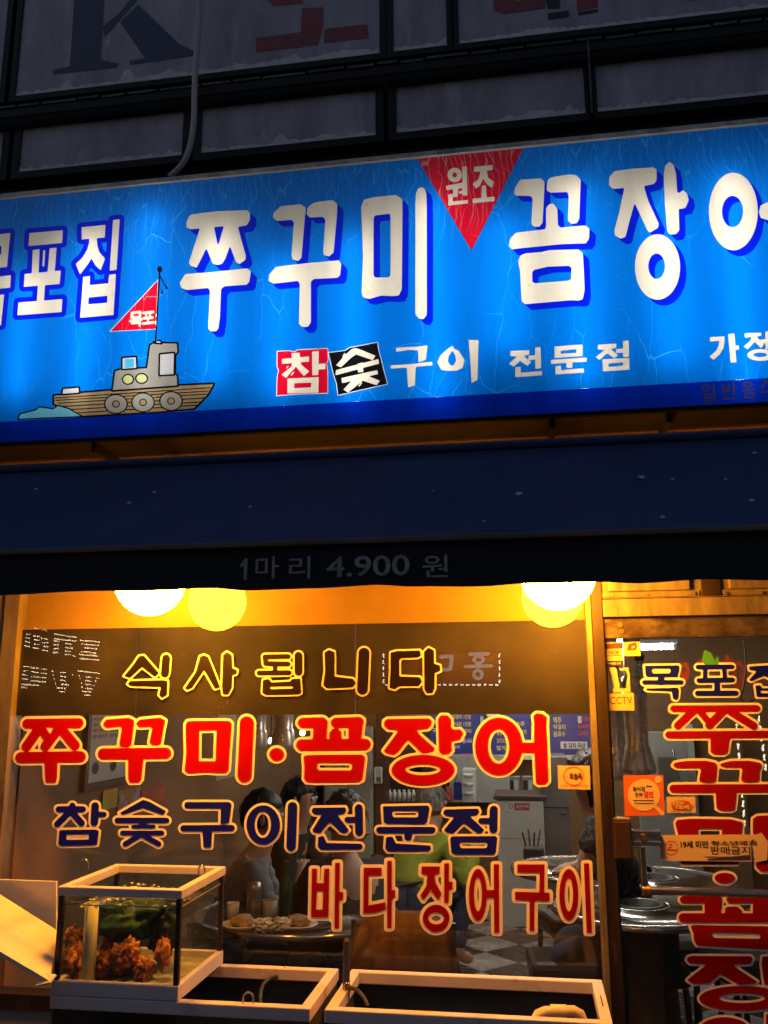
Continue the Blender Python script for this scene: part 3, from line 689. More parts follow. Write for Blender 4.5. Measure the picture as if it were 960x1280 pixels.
zu0 = pw(480,68.5).z; zu1 = z_top-.1
ups = []
for (l, r_) in ((-240,7),(26,475),(492,559),(574,1010)):
    ups.append(upper_window(pw(l,60).x, pw(r_,60).x, zu0, zu1, .028))
pF = lambda x, y: at(x, y, .0735)
def upper_letter(spec, tr, mat, wd):
    f = Field(parse(spec, *tr), sm=1); sheet('letter', contours(f.d, f.i0, f.j0), pF, mat, wd)
Q2 = (0,0,2); Q3 = (480,0,2)
upper_letter('p 190,-130 268,-130 257,60 250,150 296,158 293,168 133,186 130,175 175,165 184,20; p 255,68 300,30 380,-70 410,-70 330,15 262,92; p 300,55 345,10 450,112 490,128 490,138 325,162 323,152 362,145', Q2, 'navy_film', ups[1])
upper_letter('p 755,20 808,18 808,65 795,112 758,115 752,75; p 640,95 753,80 758,117 640,130; p 811,72 918,60 922,95 809,108; p 675,0 755,-6 758,8 680,15; p 655,-100 690,-100 690,4 672,6; p 655,-110 900,-130 900,-95 655,-72', Q2, 'red_film', ups[1])
upper_letter('p 270,-60 330,-60 330,2 400,-4 405,20 300,35 275,25', Q3, 'red_film', ups[3])
upper_letter('p 478,-60 535,-60 535,18 483,28', Q3, 'red_film', ups[3])
upper_letter('p 410,33 462,26 462,42 410,50; p 484,30 535,22 535,30 486,38; p 395,-20 440,-20 440,20 410,22', Q3, 'black_film', ups[3])
upper_letter('p 740,-5 830,-20 830,-4 742,3', Q3, 'frosted_pane', ups[3])
# metal flashing between the rows, in uneven lengths
x = xa; zf = at(480,79,.01).z
while x < xb:
    L_ = random.uniform(.09,.2); m = MB(); dz = random.uniform(-.003,.003); m.box((x,.004+random.uniform(0,.006),zf-.007+dz),(x+L_-.012,.03,zf+.005+dz), .001); m.build('flashing_strip', 'flashing', bld); x += L_
m = MB(); m.box((xa,.012,zf-.05),(xb,.02,zf-.012)); m.build('frame_rail', 'frame_dark', bld)
m = MB(); pp = at(732,112,.0); m.box((pp.x+.016,-.004,zl0-.05),(pp.x+.024,.019,zl1+.06)); m.build('drip_rail', 'flashing', bld)
# hose hanging in front of the panes
pts = [at(x_, y_, -.06) for x_, y_ in ((247,-150),(249,-60),(250,0),(249,30),(245,70),(243,110),(243,150),(238,185),(228,207),(212,221))]
P2 = []
for i in range(len(pts)-1):
    for k in range(4): P2.append(pts[i].lerp(pts[i+1], k/4))
P2.append(pts[-1]); sm = P2[:]
for _ in range(3): sm = [sm[0]]+[(sm[i-1]+sm[i]*2+sm[i+1])/4 for i in range(1,len(sm)-1)]+[sm[-1]]
m = MB(); m.tube(sm, .0125, 10); ho = m.build('drain_hose', 'hose', None)
tag(ho, 'thin pale pink drain hose hanging past the upper windows to the sign', 'hose')

# ------------------------------------------------------------------ beam below the sign
YBm = -0.15
z0b, z1b = at(480,578,YBm).z, at(480,558,YBm).z
beam = thing('support_beam', 'orange-lit brown beam running under the blue sign', 'beam', (0,YBm,z0b))
edges = [xa, at(215,560,YBm).x, at(478,560,YBm).x, at(640,560,YBm).x, xb]
for i in range(4):
    m = MB(); m.box((edges[i]+.002,YBm,z0b-.03),(edges[i+1]-.002,YBm+.03,z1b-.004), .003); m.build('board', 'beam_paint', beam)
m = MB(); m.box((xa,YBm-.022,z1b),(xb,YBm+.03,z1b+.010), .002); m.build('rail', 'beam_paint', beam)
m = MB(); m.box((xa,YBm+.002,z1b+.0105),(xb,YBm+.03,zb-.017)); m.build('dark_filler', 'sign_black', beam)  # black board added so the gap under the sign stays dark

# ------------------------------------------------------------------ awning
YA0, YA1 = -.47, -.76
aw = thing('awning', 'dark navy fabric awning with a hanging black valance', 'awning', (0,YA1,1.9))
za0, za1 = at(480,569,YA0).z, at(480,673,YA1).z
ax0, ax1 = at(-140,690,YA1).x, at(1120,690,YA1).x
def awn_sag(xx, t): return -.020*math.sin(math.pi*t)*(1+.6*noise.noise((xx*1.5,t,0)))+.011*math.sin(math.pi*t)*noise.noise((xx*5+t*2,t*1.2,7))
nx, ny = 160, 12; vs = []; fs = []
for j in range(ny+1):
    t = j/ny
    for i in range(nx+1):
        xx = ax0+(ax1-ax0)*i/nx
        sag = awn_sag(xx, t)
        vs.append((xx, YA0+(YA1-YA0)*t, za0+(za1-za0)*t+sag))
for j in range(ny):
    for i in range(nx):
        a = j*(nx+1)+i; fs.append((a, a+nx+1, a+nx+2, a+1))
cv = link_mesh('canopy', vs, fs, 'awning', aw, [True]*len(fs))
m = MB(); m.tube([(ax0,YA0+.01,za0+.012),(ax1,YA0+.01,za0+.012)], .018, 12); m.build('roller', 'awning', aw)
m = MB(); m.box((ax0,YA1-.012,za1-.014),(ax1,YA1+.02,za1+.002), .003); m.build('front_bar', 'awning_bar', aw)
# valance with a wavy lower hem
zv0 = za1-.014; hem = [(-140,752),(0,744),(100,739),(190,738),(260,735),(310,738),(400,735),(470,731),(520,733),(600,733),(660,729),(745,727),(800,729),(880,724),(960,725),(1120,722)]
def hem_z(xx):
    for (a, za_), (c, zc_) in zip(hem, hem[1:]):
        A_, C_ = at(a,za_,YA1), at(c,zc_,YA1)
        if A_.x <= xx <= C_.x:
            t = (xx-A_.x)/(C_.x-A_.x); t = t*t*(3-2*t); return A_.z+(C_.z-A_.z)*t
    return at(960,725,YA1).z
vs = []; fs = []
for i in range(181):
    xx = ax0+(ax1-ax0)*i/180; zz = hem_z(xx)
    for j in range(5):
        t = j/4; vs.append((xx, YA1+.004+.006*t*noise.noise((xx*3,0,3)), zv0+(zz-zv0)*t))
for i in range(180):
    for j in range(4):
        a = i*5+j; fs.append((a, a+1, a+6, a+5))
link_mesh('valance', vs, fs, 'valance', aw, [True]*len(fs))
def onval(txt, l, r_, t_, b_, bold=.02):
    A_ = at(l, b_, YA1-.004); B_ = at(r_, t_, YA1-.004)
    text_obj('lettering', txt, (A_.x, A_.z), B_.x-A_.x, at(l,t_,YA1-.004).z-A_.z, YA1-.0045, 'print_grey', aw, bold, tilt=0)
f_ = Field(parse('p 300.5,706 305.5,698.5 309.5,698 308.5,724.5 304.2,725 305,706 301,710'), sm=0, pad=4); sheet('lettering', contours(f_.d, f_.i0, f_.j0), lambda x, y: at(x, y, YA1-.0045), 'print_grey', aw); onval('마', 319, 349, 696, 724, .006); onval('리', 361, 388, 696, 724, .006)
onval('4.900', 408, 512, 696, 722, .012); onval('원', 528, 560, 694, 722, .006)
for k in range(22):
    t = random.uniform(.05,.9); xx = random.uniform(ax0+.1, ax1-.1) if k > 14 else random.uniform(.2,1.6)
    s = random.uniform(.003,.009)
    y_ = YA0+(YA1-YA0)*t; z_ = za0+(za1-za0)*t+awn_sag(xx, t)+.002
    nrm = Vector((0,-(za0-za1),(YA0-YA1))).normalized(); u = Vector((1,0,0)); v = nrm.cross(u)
    c = Vector((xx,y_,z_))+nrm*.002
    pts = [c+(u*math.cos(a)*1.4+v*math.sin(a))*s*random.uniform(.6,1.2) for a in [q*math.pi/4 for q in range(8)]]
    link_mesh('stain', pts, [tuple(range(8))], 'droppings', aw)
for px in (60, 500, 900):
    p0 = Vector((at(px,690,YA1).x, YA1+.01, za1-.01)); p1 = Vector((p0.x, -.03, za1-.02)); m = MB(); m.tube([p0, p1], .010, 8); m.build('arm', 'black_metal', aw)
# wall behind the awning
m = MB(); z_hd = at(480,700,.02).z
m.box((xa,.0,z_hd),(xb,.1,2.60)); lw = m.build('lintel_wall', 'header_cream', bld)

# ------------------------------------------------------------------ globe lamps below the awning
YG = -.336; RG = .120
def globe(px, py, label):
    c = at(px, py, YG); t = thing('globe_lamp', label, 'lamp', (c.x, YG, c.z-RG), 'globe lamps under the awning')
    m = MB(); m.ball(c, RG, 28, 16); m.build('globe', 'globe_glow', t)
    m = MB(); m.lathe(c, [(RG*1.02*math.cos(a), RG*1.02*math.sin(a)) for a in [R(28+q*6.2) for q in range(11)]], 28); m.build('cap', 'black_metal', t)  # hidden cap, added to hold back the globe's upward light
    m = MB(); m.tube([c+Vector((0,0,RG-.006)), c+Vector((0,0,RG+.035))], .035, 14); m.build('collar', 'brass', t)
    m = MB(); m.tube([c+Vector((0,0,RG+.03)), (c.x, YG, z0b-.005), (c.x, YBm+.02, z0b+.0)], .009, 8); m.build('stem', 'black_metal', t)
globe(188, 726, 'glowing round globe lamp above the left half of the shop window')
globe(697, 716, 'glowing round globe lamp beside the post between window and door')
# ------------------------------------------------------------------ shop window
YW = 0.0
XW0, XW1 = at(10,1000,YW).x, at(747.5,1000,YW).x
zw0 = at(480,1262,YW).z; zw1 = z_hd
zo = at(480,778.5,YW).z; zf0 = at(480,893,YW).z
win = thing('shop_window', 'wide shop window with red and navy Korean lettering on the glass', 'window', ((XW0+XW1)/2, 0, zw0))
m = MB(); m.box((XW0-.06,-.03,zw0-.05),(XW0,.05,zw1)); m.build('frame_post', 'alu_gold', win)
m = MB(); m.box((XW1-.012,-.035,zw0-.05),(XW1+.008,.05,zw1), .003); m.build('frame_post', 'alu_gold', win)
m = MB(); m.box((XW1+.0085,-.028,zw0-.6),(XW1+.048,.05,zw1), .003); m.build('frame_post', 'alu_brown', win)
m = MB(); m.box((XW0,-.03,zw0-.05),(XW1-.013,.05,zw0)); m.build('frame_sill', 'alu_brown', win)
m = MB(); m.add([(XW0,0,zw0),(XW1-.012,0,zw0),(XW1-.012,0,zw1),(XW0,0,zw1)], [(0,1,2,3)]); m.build('glass_pane', 'shop_glass', win)
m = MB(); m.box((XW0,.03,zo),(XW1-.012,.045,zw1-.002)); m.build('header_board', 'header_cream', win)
fx = [XW0, at(170,840,YW).x, at(443,870,YW).x, XW1-.012]
for i in range(3):
    m = MB(); m.box((fx[i]+(.004 if i else 0),.008,zf0),(fx[i+1],.012,zo-.001)); m.build('tint_sheet', 'tint_film', win)
W1 = (10,880,960/220); W2 = (215,880,960/220); W3 = (360,880,960/220); W4 = (540,870,6)
W5 = (140,800,4); W6 = (380,790,960/260); W7 = (60,990,4); W8 = (290,990,16/3); W9 = (450,990,960/190)
W10 = (380,1060,4.8); W11 = (560,1060,4.8)
D1 = (790,810,960/170); D2 = (820,930,960/140); D3 = (820,1080,6.4)
RED = [
 (W1, 'r27 106,108 385,104; r27 172,130 102,232; r24 180,135 222,190; r27 278,130 205,230; r27 285,130 365,226; n 206,127 249,127 230,166; r30 70,292 395,287; p 200,300 270,300 268,400 262,428 208,428 203,400'),
 (W1, 'p 535,85 660,75 688,90 688,110 672,225 655,235 615,233 607,220 622,130 610,122 535,130 518,110; p 720,85 830,74 858,90 845,150 835,215 815,227 785,222 772,210 788,130 775,122 715,128 698,105; r30 520,272 860,268; p 655,290 740,290 728,410 715,428 665,428 655,410'),
 (W2, 'p 75,110 85,95 120,92 310,92 325,105 318,200 312,280 308,360 295,375 240,375 180,372 90,378 68,365 78,270 75,180; n 148,145 244,142 238,312 146,312; r38 408,105 395,390'),
 (W2, 'e 571,275,40,36'),
 (W3, 'r28 82,103 185,100; p 140,110 217,90 208,200 135,200; r28 262,103 385,98; p 330,115 412,84 398,200 330,200; p 226,215 226,155 245,135 270,132 290,150 294,215; r31 75,224 420,220; p 85,285 110,278 400,275 418,285 420,300 408,400 405,415 385,425 150,428 100,425 88,410 90,350; n 158,330 168,320 340,320 350,330 350,352 340,362 168,362 158,350'),
 (W3, 'p 540,82 770,78 785,92 780,120 765,135 700,140 720,170 800,240 795,258 740,270 720,258 655,195 600,265 580,278 535,268 522,255 545,225 600,150 590,140 545,138 525,120 525,95; p 820,80 835,62 870,62 890,85 890,130 905,140 940,138 958,160 940,195 905,200 890,210 895,255 880,272 840,275 825,260 822,150; e 737,360,172,83; m 736,358,96,30'),
 (W4, 'e 502,378,178,217; m 500,378,80,130; p 670,350 775,350 780,425 670,425; p 760,150 780,130 830,133 862,160 858,220 865,350 875,640 855,660 800,665 778,650 770,430 765,330 768,200'),
]
BROWN = [
 (W5, 'p 135,80 160,78 175,95 235,165 215,185 150,135 90,190 60,180 110,120; r20 271,92 264,168; p 90,205 255,200 278,205 275,275 250,290 235,275 245,235 95,230 78,220'),
 (W5, 'p 440,82 460,76 480,85 495,120 540,235 515,245 460,150 400,240 375,250 365,240 420,160; p 555,75 575,60 598,75 600,140 625,150 622,170 600,175 598,240 580,272 555,272 550,240'),
 (W5, 'r12 880,82 765,84 768,118 880,120; r12 735,165 885,163; r10 815,120 815,160; r19 932,78 932,160; p 755,200 785,195 795,212 890,208 900,195 940,192 945,265 930,272 770,275 752,265; n 790,232 905,230 905,243 790,246'),
 (W6, 'p 95,95 115,82 140,92 140,205 225,215 240,235 225,255 105,260 88,245 98,180; r25 277,97 270,265'),
 (W6, 'p 400,95 425,88 535,85 540,110 525,118 450,120 440,130 440,205 535,208 545,230 530,250 440,250 420,265 395,258 400,180; p 555,90 575,72 600,85 600,145 628,155 630,180 603,190 603,260 593,283 567,283 557,265'),
]
NAVY = [
 (W7, 'r15 54,86 175,86; r15 122,68 122,75; r16 115,92 47,160; r16 115,95 168,156; r19 236,70 232,152; r13 240,112 280,112; p 58,190 240,188 255,195 245,265 70,270 52,262 55,220; n 92,212 205,210 205,238 92,240'),
 (W7, 'p 455,50 475,38 505,48 590,95 575,115 475,80 375,115 358,105; r14 347,142 593,142; p 455,145 495,145 495,172 455,172; r9 425,173 530,173; r12 372,205 570,205; r14 465,213 387,260; r14 468,213 553,260'),
 (W7, 'r16 697,66 900,66; p 865,62 918,60 905,155 862,160; r16 677,182 918,180; p 772,190 820,190 815,278 777,278'),
 (W8, 'e 208,220,112,132; m 205,218,55,88; r31 403,97 394,363'),
 (W8, 'p 540,105 755,102 762,120 750,145 700,150 780,255 760,275 725,270 652,200 590,275 545,270 535,255 600,150 545,148 530,130; r20 770,185 830,185; r26 845,107 848,268; p 575,300 610,292 630,340 860,345 872,360 865,382 590,385 572,365'),
 (W9, 'p 145,90 430,85 440,105 425,190 410,202 170,200 150,190; n 203,125 215,118 360,118 370,130 368,155 355,160 215,160 203,150; r20 122,240 458,240; r24 305,250 305,285; p 165,285 205,282 225,325 445,338 448,365 430,375 175,375 160,355'),
 (W9, 'p 535,110 745,105 755,125 740,145 690,150 785,240 765,260 735,258 655,195 590,262 545,255 530,240 600,155 540,150 525,135; r18 765,182 830,182; r26 845,112 843,234; p 570,290 580,280 855,278 868,290 858,385 845,395 595,395 578,385; n 630,325 640,315 795,315 805,325 805,345 795,355 640,355 630,345'),
]
CUT = [
 (W10, 'p 48,124 78,124 75,210 118,212 122,124 152,124 146,416 42,416; n 78,256 116,256 112,370 72,370; p 187,88 215,88 212,264 236,264 234,312 210,312 210,484 183,484'),
 (W10, 'p 358,118 466,118 466,164 388,164 386,345 488,325 490,370 430,388 356,394; p 500,76 527,76 527,252 547,252 547,300 527,300 525,480 500,482'),
 (W10, 'p 706,110 816,110 814,156 782,158 790,210 826,275 805,314 768,265 760,245 750,270 715,314 698,285 735,225 742,158 706,158; p 842,92 870,92 870,202 892,202 892,248 870,250 868,330 842,330; e 793,422,80,82; m 793,422,47,36'),
 (W11, 'e 180,281,54,156; m 180,278,24,102; p 226,252 280,252 280,300 226,300; p 275,97 306,97 308,510 278,510'),
 (W11, 'p 416,98 580,98 578,272 548,272 550,146 416,146; p 402,262 610,268 610,318 402,310; p 490,308 520,308 518,498 490,498'),
 (W11, 'e 725,281,57,155; m 725,278,25,102; p 815,92 846,92 864,510 832,510'),
]
DOORN = [
 (D1, 'p 90,125 330,122 335,140 320,205 105,205 95,190; n 137,155 150,145 265,145 275,160 265,178 150,180; r22 205,200 205,240; r16 87,242 348,242; p 105,285 325,280 330,300 325,355 310,368 290,360 280,305 110,300 95,292'),
 (D1, 'r16 465,135 705,132; r14 515,140 515,225; r14 650,140 655,225; r17 472,230 708,225; r19 600,235 600,310; r18 462,320 733,318'),
 (D1, 'p 825,130 980,120 1100,125 1100,155 990,160 1070,240 1040,255 930,195 840,235 825,225 880,165 830,155; r24 1120,110 1120,240; p 870,265 905,262 915,285 1080,280 1090,255 1130,255 1125,345 880,345; n 905,300 1080,298 1080,318 905,320'),
]
DOORR = [
 (D1, 'r23 292,428 880,425; r27 430,445 322,548; r24 480,450 530,510; r28 640,445 545,545; r28 690,445 855,548; n 520,452 597,452 558,488; r25 260,612 1000,608; p 555,620 690,620 675,735 650,752 580,752 555,735'),
 (D2, 'p 160,160 250,145 430,142 510,160 525,185 510,320 480,332 400,332 370,315 385,215 360,205 175,205 145,185; p 560,165 640,145 800,142 890,160 905,180 885,240 882,310 860,325 760,328 730,315 740,215 720,200 590,200 545,185; r35 150,382 1060,378; p 510,400 690,400 675,560 640,572 560,572 520,555'),
 (D2, 'p 180,650 300,640 640,645 740,670 735,800 710,1000 700,1030 220,1030 195,800 165,680; n 360,725 565,725 560,940 365,940; p 830,640 870,615 960,612 1010,640 1000,1000 980,1090 900,1095 860,1060 830,800'),
 (D3, 'e 550,112,82,42'),
 (D3, 'r27 217,283 500,283; p 390,290 530,262 515,400 500,420 390,420; r27 590,283 1000,278; p 552,430 552,360 570,342 650,340 685,370 690,430; p 775,300 920,300 900,440 775,440; r36 217,430 1050,430; p 275,495 310,487 1000,500 1050,520 1040,660 1000,690 380,655 325,650 305,610 300,560; n 435,560 460,545 820,555 838,570 830,598 470,592'),
 (D3, 'p 255,745 290,735 760,738 775,760 755,800 620,805 640,830 810,940 790,958 660,965 620,940 515,880 430,955 300,960 250,930 270,910 400,810 380,800 270,795 245,770; p 850,740 950,735 965,760 960,830 1040,840 1040,880 960,890 950,960 870,970 860,930 845,800; e 690,1075,345,100; m 690,1072,185,40'),
 (D3, 'e 545,1345,215,120; m 545,1345,100,50; p 760,1310 900,1310 900,1370 760,1370; p 880,1200 960,1200 960,1520 880,1520'),
]
def vinyl(lst, fill, rim, o, parent, Y, sm=3):
    for tr, g in lst:
        f = Field(parse(g, *tr), sm=sm, pad=10); e = f.grow(o)
        p1 = lambda x, y: at(x, y, Y-.0015); p2 = lambda x, y: at(x, y, Y-.0035)
        lt = sheet('letter', contours(f.d, f.i0, f.j0), p2, fill, parent)
        sheet('letter_rim', contours(e.d, e.i0, e.j0), p1, rim, lt)
vinyl(RED, 'v_red', 'v_cream', 3.2, win, 0)
vinyl(BROWN, 'v_brown', 'v_yellow', 2.2, win, 0)
vinyl(NAVY, 'v_navy', 'v_cream', 2.9, win, 0)
vinyl(CUT, 'v_darkred', 'v_cream_pale', 4.1, win, 0, sm=0)

# ------------------------------------------------------------------ glass door and the frame above it
YD = 0.02
XD0, XD1 = XW1+.050, XW1+.050+.94
dr = thing('glass_door', 'glass entrance door with vertical red and navy Korean letters and a steel push bar', 'door', ((XD0+XD1)/2, YD, .02))
zd1 = at(860,797,YD).z; zr1 = at(860,771,YD).z; zt1 = at(860,748,YD).z
m = MB(); m.add([(XD0+.004,YD,.1),(XD1-.03,YD,.1),(XD1-.03,YD,zd1),(XD0+.004,YD,zd1)], [(0,1,2,3)]); m.build('glass_pane', 'door_glass', dr)
m = MB(); m.box((XD0,YD-.02,zd1),(XD1,YD+.02,zr1-.003), .002); m.build('top_rail', 'steel_dirty', dr)
m = MB(); m.box((XD0,YD-.02,.02),(XD1,YD+.02,.1), .002); m.build('bottom_rail', 'steel_dirty', dr)
m = MB(); m.box((XD1-.03,YD-.02,.1),(XD1,YD+.02,zd1), .002); m.build('stile', 'alu_brown', dr)
m = MB(); m.box((XD0+.001,YD-.004,.1),(XD0+.006,YD+.004,zd1)); m.build('glass_edge', 'net_green', dr)
for (px, py) in ((775,781),(777,789)):
    c = at(px,py,YD-.02); m = MB(); m.tube([c, c+Vector((0,-.006,0))], .009, 12); m.build('bolt', 'brass', dr)
vinyl(DOORN, 'v_navy', 'v_cream', 2.5, dr, YD)
vinyl(DOORR, 'v_darkred', 'v_cream', 2.9, dr, YD)
# transom: header, then two sash panels
hd = thing('door_header', 'worn beige metal header with bolted panels above the glass door', 'door frame', ((XD0+XD1)/2, 0, zr1))
m = MB(); m.box((XD0-.001,-.025,zr1+.001),(XD1+.4,.05,zt1-.002), .002); m.build('rail', 'alu_gold', hd)
m = MB(); m.box((XD0-.001,-.018,zt1+.001),(XD1+.4,.05,zw1)); m.build('backing', 'alu_gold', hd)
def hx(px): return at(px,738,-.02).x
for (l, r_) in ((752,874),(903,1040)):
    m = MB(); m.box((hx(l),-.024,zt1+.004),(hx(r_),-.0185,zt1+.022), .001); m.build('panel_lip', 'alu_gold', hd)
    m = MB(); m.box((hx(l+8),-.034,zt1+.024),(hx(r_-12),-.0185,zw1), .003); m.build('panel', 'alu_gold', hd)
m = MB(); m.box((hx(876),-.027,zt1+.004),(hx(901),-.0185,zw1), .002); m.build('panel_joint', 'alu_brown', hd)
for px, py in ((808,743),(867,742),(907,742),(952,741),(765,743)):
    c = at(px,py,-.026); m = MB(); m.tube([c, c+Vector((0,-.004,0))], .006, 10); m.build('bolt', 'bolt', hd)
# wall to the right of the door, kerb wall below the window
m = MB(); m.box((XD1+.003,-.02,0),(XD1+.4,.1,zr1)); m.build('side_wall', 'alu_brown', bld)
m = MB(); m.box((xa,-.02,0),(XW0-.061,.1,z_hd)); m.build('side_wall', 'wall_tan', bld)
m = MB(); m.box((XW0-.06,-.02,0),(XW1+.008,.1,zw0-.051)); m.build('dwarf_wall', 'wall_grey', bld)
# push bar and lock
pb = lambda x, y: at(x, y, YD-.07)
m = MB(); a_, c_ = pb(806,1113), pb(1010,1116); c_.z = a_.z
m.tube([a_, c_], .013, 14); bar = m.build('push_bar', 'steel', dr)
m = MB(); m.tube([a_+Vector((-.008,0,0)), a_+Vector((.016,0,0))], .017, 14); m.build('bar_end', 'brass', bar)
up_ = pb(806,1060); m = MB(); m.tube([a_, Vector((a_.x,a_.y,up_.z))], .011, 12); m.build('bar_upright', 'steel', bar)
m = MB(); m.tube([a_, Vector((a_.x,YD,a_.z))], .009, 10); m.build('bar_mount', 'steel', bar)
A_, B_ = at(768,1075,YD-.05), at(789,1025,YD-.05)
m = MB(); m.box((A_.x,YD-.06,A_.z),(B_.x,YD-.006,B_.z), .008); lk = m.build('lock_case', 'lock_brown', dr)
m = MB(); m.box((A_.x+.002,YD-.058,B_.z-.002),(B_.x-.002,YD-.01,B_.z+.006), .004); m.build('lock_cap', 'brass', lk)
A_, B_ = at(790,1057,YD-.03), at(826,1038,YD-.03)
m = MB(); m.box((A_.x,YD-.03,A_.z),(B_.x,YD-.012,A_.z+.016), .004); m.box((A_.x,YD-.03,B_.z-.016),(B_.x,YD-.012,B_.z), .004); m.box((A_.x,YD-.022,A_.z+.012),(B_.x-.004,YD-.014,B_.z-.012)); m.build('latch_plate', 'steel', lk)
c = at(805,1047,YD-.03); m = MB(); m.tube([c, c+Vector((0,-.012,0))], .010, 14); m.build('latch_bolt', 'brass', lk)

# ------------------------------------------------------------------ stickers on the glass
def card(name, pts, Y, mat, label, cat, th=.0006):
    P = [at(x, y, Y) for x, y in pts]; cx = sum((p for p in P), Vector())/len(P)
    t = thing(name, label, cat, (cx.x, Y, min(p.z for p in P)))
    n_ = len(P); Q = [p+Vector((0,th,0)) for p in P]
    fs = [tuple(range(n_))[::-1], tuple(range(n_,2*n_))]+[(i,(i+1)%n_,n_+(i+1)%n_,n_+i) for i in range(n_)]
    link_mesh('sheet', P+Q, fs, mat, t); return t
def word(t, txt, l, top, r_, bot, Y, mat, bold=.02, nm='lettering'):
    A_ = at(l, bot, Y); B_ = at(r_, bot, Y); C_ = at(l, top, Y)
    return text_obj(nm, txt, (A_.x, A_.z), (B_-A_).length, C_.z-A_.z, Y, mat, t, bold, math.atan2(B_.z-A_.z, B_.x-A_.x))
def patch(t, spec, tr, Y, mat, nm='print', sm=1):
    f = Field(parse(spec, *tr), sm=sm, pad=4); return sheet(nm, contours(f.d, f.i0, f.j0), lambda x, y: at(x, y, Y), mat, t)
YK = YD-.0050; YK2 = YK-.0012; YK3 = YK-.0022
V4 = (740,720,828/220)   # measuring grid of the door's upper left corner
t = card('sticker', [(756,803),(778,803),(779,826),(756,826)], YK, 's_yellow', 'small square yellow security sticker on the door, upper left corner', 'sticker')
word(t, 'NSOK', 760.5, 813, 774.5, 818, YK2, 'print_black', .03); patch(t, 'p 62,318 145,315 145,340 62,343', V4, YK2, 's_maroon'); patch(t, 'r1.5 72,375 135,374', V4, YK2, 'print_black', sm=0)
t = card('sticker', [(756,826.5),(779,826.5),(779,832),(756,832)], YK, 's_navy', 'narrow dark blue strip sticker under the square yellow one', 'sticker')
word(t, '무인경비 구역', 759, 828, 776, 831, YK2, 'print_white', 0)
t = card('sticker', [(780,803),(800,802),(801,820),(780,820)], YK, 's_yellow', 'yellow sticker with a red emblem on the door corner', 'sticker')
patch(t, 'p 172,320 205,312 212,330 205,348 165,350 168,335', V4, YK2, 's_red'); patch(t, 'p 188,330 206,328 200,340 184,342', V4, YK3, 's_yellow')
t = card('sticker', [(761,867),(792,866),(793,888),(761,888)], YK, 's_yellow', 'yellow sticker printed CCTV on the glass door', 'sticker')
word(t, 'CCTV', 763, 871, 790.5, 880, YK2, 's_maroon', .0)
f = Field(parse('p 82,432 108,428 118,445 122,480 130,510 128,545 98,548 104,520 96,480 88,455; p 125,435 170,430 178,470 180,545 160,546 162,500 168,470 160,445 135,445; p 98,530 180,528 180,548 98,548', *V4), sm=1, pad=4)
tt = thing('sticker', 'torn remains of a yellow sticker above the CCTV one', 'sticker', (at(776,866,YK).x, YK, at(776,866,YK).z))
sheet('sheet', contours(f.d, f.i0, f.j0), lambda x, y: at(x, y, YK), 's_yellow', tt)
t = card('sticker', [(779,969),(829,969),(831,1019),(781,1020)], YK, 's_orange', 'orange no smoking sticker with a round plate picture on the door', 'sticker')
patch(t, 'e 244,1030,76,76; p 290,1085 305,1080 340,1112 340,1125 325,1125', V4, YK2, 's_peach'); patch(t, 'e 311,958,16,17', V4, YK2, 's_peach')
word(t, '음식점', 791, 983, 806, 989, YK3, 'print_black', .02); word(t, '전체', 794, 991, 803, 996, YK3, 'print_black', .02); word(t, '금연', 805, 989, 817, 997, YK3, 's_red', .05)
patch(t, 'r1.6 195,1056 290,1056; r1.6 200,1070 290,1070', V4, YK3, 'print_black', sm=0); patch(t, 'r2 255,995 262,985 270,992 280,988', V4, YK3, 'print_black', sm=0)
t = card('sticker', [(833,996),(869,996),(870,1016),(834,1016)], YK, 's_peach', 'small peach sticker with a jagged red badge beside the orange one', 'sticker')
patch(t, 'p 360,1075 375,1050 405,1052 412,1035 430,1050 460,1052 480,1080 460,1105 440,1110 425,1118 400,1108 370,1105', V4, YK2, 's_yellow'); patch(t, 'p 370,1075 385,1058 420,1055 455,1060 470,1080 455,1100 420,1105 380,1098', V4, YK3, 's_red')
word(t, '맛있는', 839, 1001, 856, 1007, YK3-.001, 's_yellow', .05); word(t, '대세', 845, 1006, 862, 1012, YK3-.001, 's_yellow', .05)
t = card('sticker', [(824,1044),(949,1043),(938,1052),(940,1077),(826,1076)], YD-.0075, 's_peach', 'long peach banner sticker reading 19세 미만 판매금지 across the door', 'sticker')
Y9 = YD-.0085
word(t, '19세 미만', 851, 1051, 886, 1060, Y9, 'print_black', .03); word(t, '청소년에게', 889, 1051, 946, 1057, Y9, 'print_black', .02); word(t, '판매금지', 888, 1058, 938, 1068, Y9, 'print_black', .01)
patch(t, 'e 130,890,60,62; m 130,890,53,55', D2, Y9, 's_orange'); patch(t, 'r5 98,905 175,908; r4 110,862 135,858 130,885 105,888', D2, Y9, 's_red'); patch(t, 'r3 420,968 630,968', D2, Y9, 'print_black', sm=0)
patch(t, 'p 440,985 800,950 812,952 810,995 440,995', D2, Y9, 's_navy')
t = card('sticker', [(943,1044),(952,1041),(960,1052),(959,1075),(945,1078),(941,1060)], YD-.0078, 's_peach', 'crumpled torn end of the peach banner sticker', 'sticker')
YK = -.0050; YK2 = -.0062; YK3 = -.0072
t = card('sticker', [(697,957),(737,957),(738,987),(698,986)], YK, 's_peach', 'orange card with a ring emblem stuck low on the window beside the post', 'sticker')
patch(t, 'e 717,970,13,12; m 717,970,11.8,10.8', (0,0,1), YK2, 's_orange', sm=0); word(t, '외솔옥', 712, 966, 728, 975, YK2, 's_maroon', .05); word(t, '참소', 705, 970, 711, 973, YK2, 's_orange', 0); word(t, '맛있는 외솔옥 해산물', 701, 981, 734, 984, YK2, 's_maroon', 0)
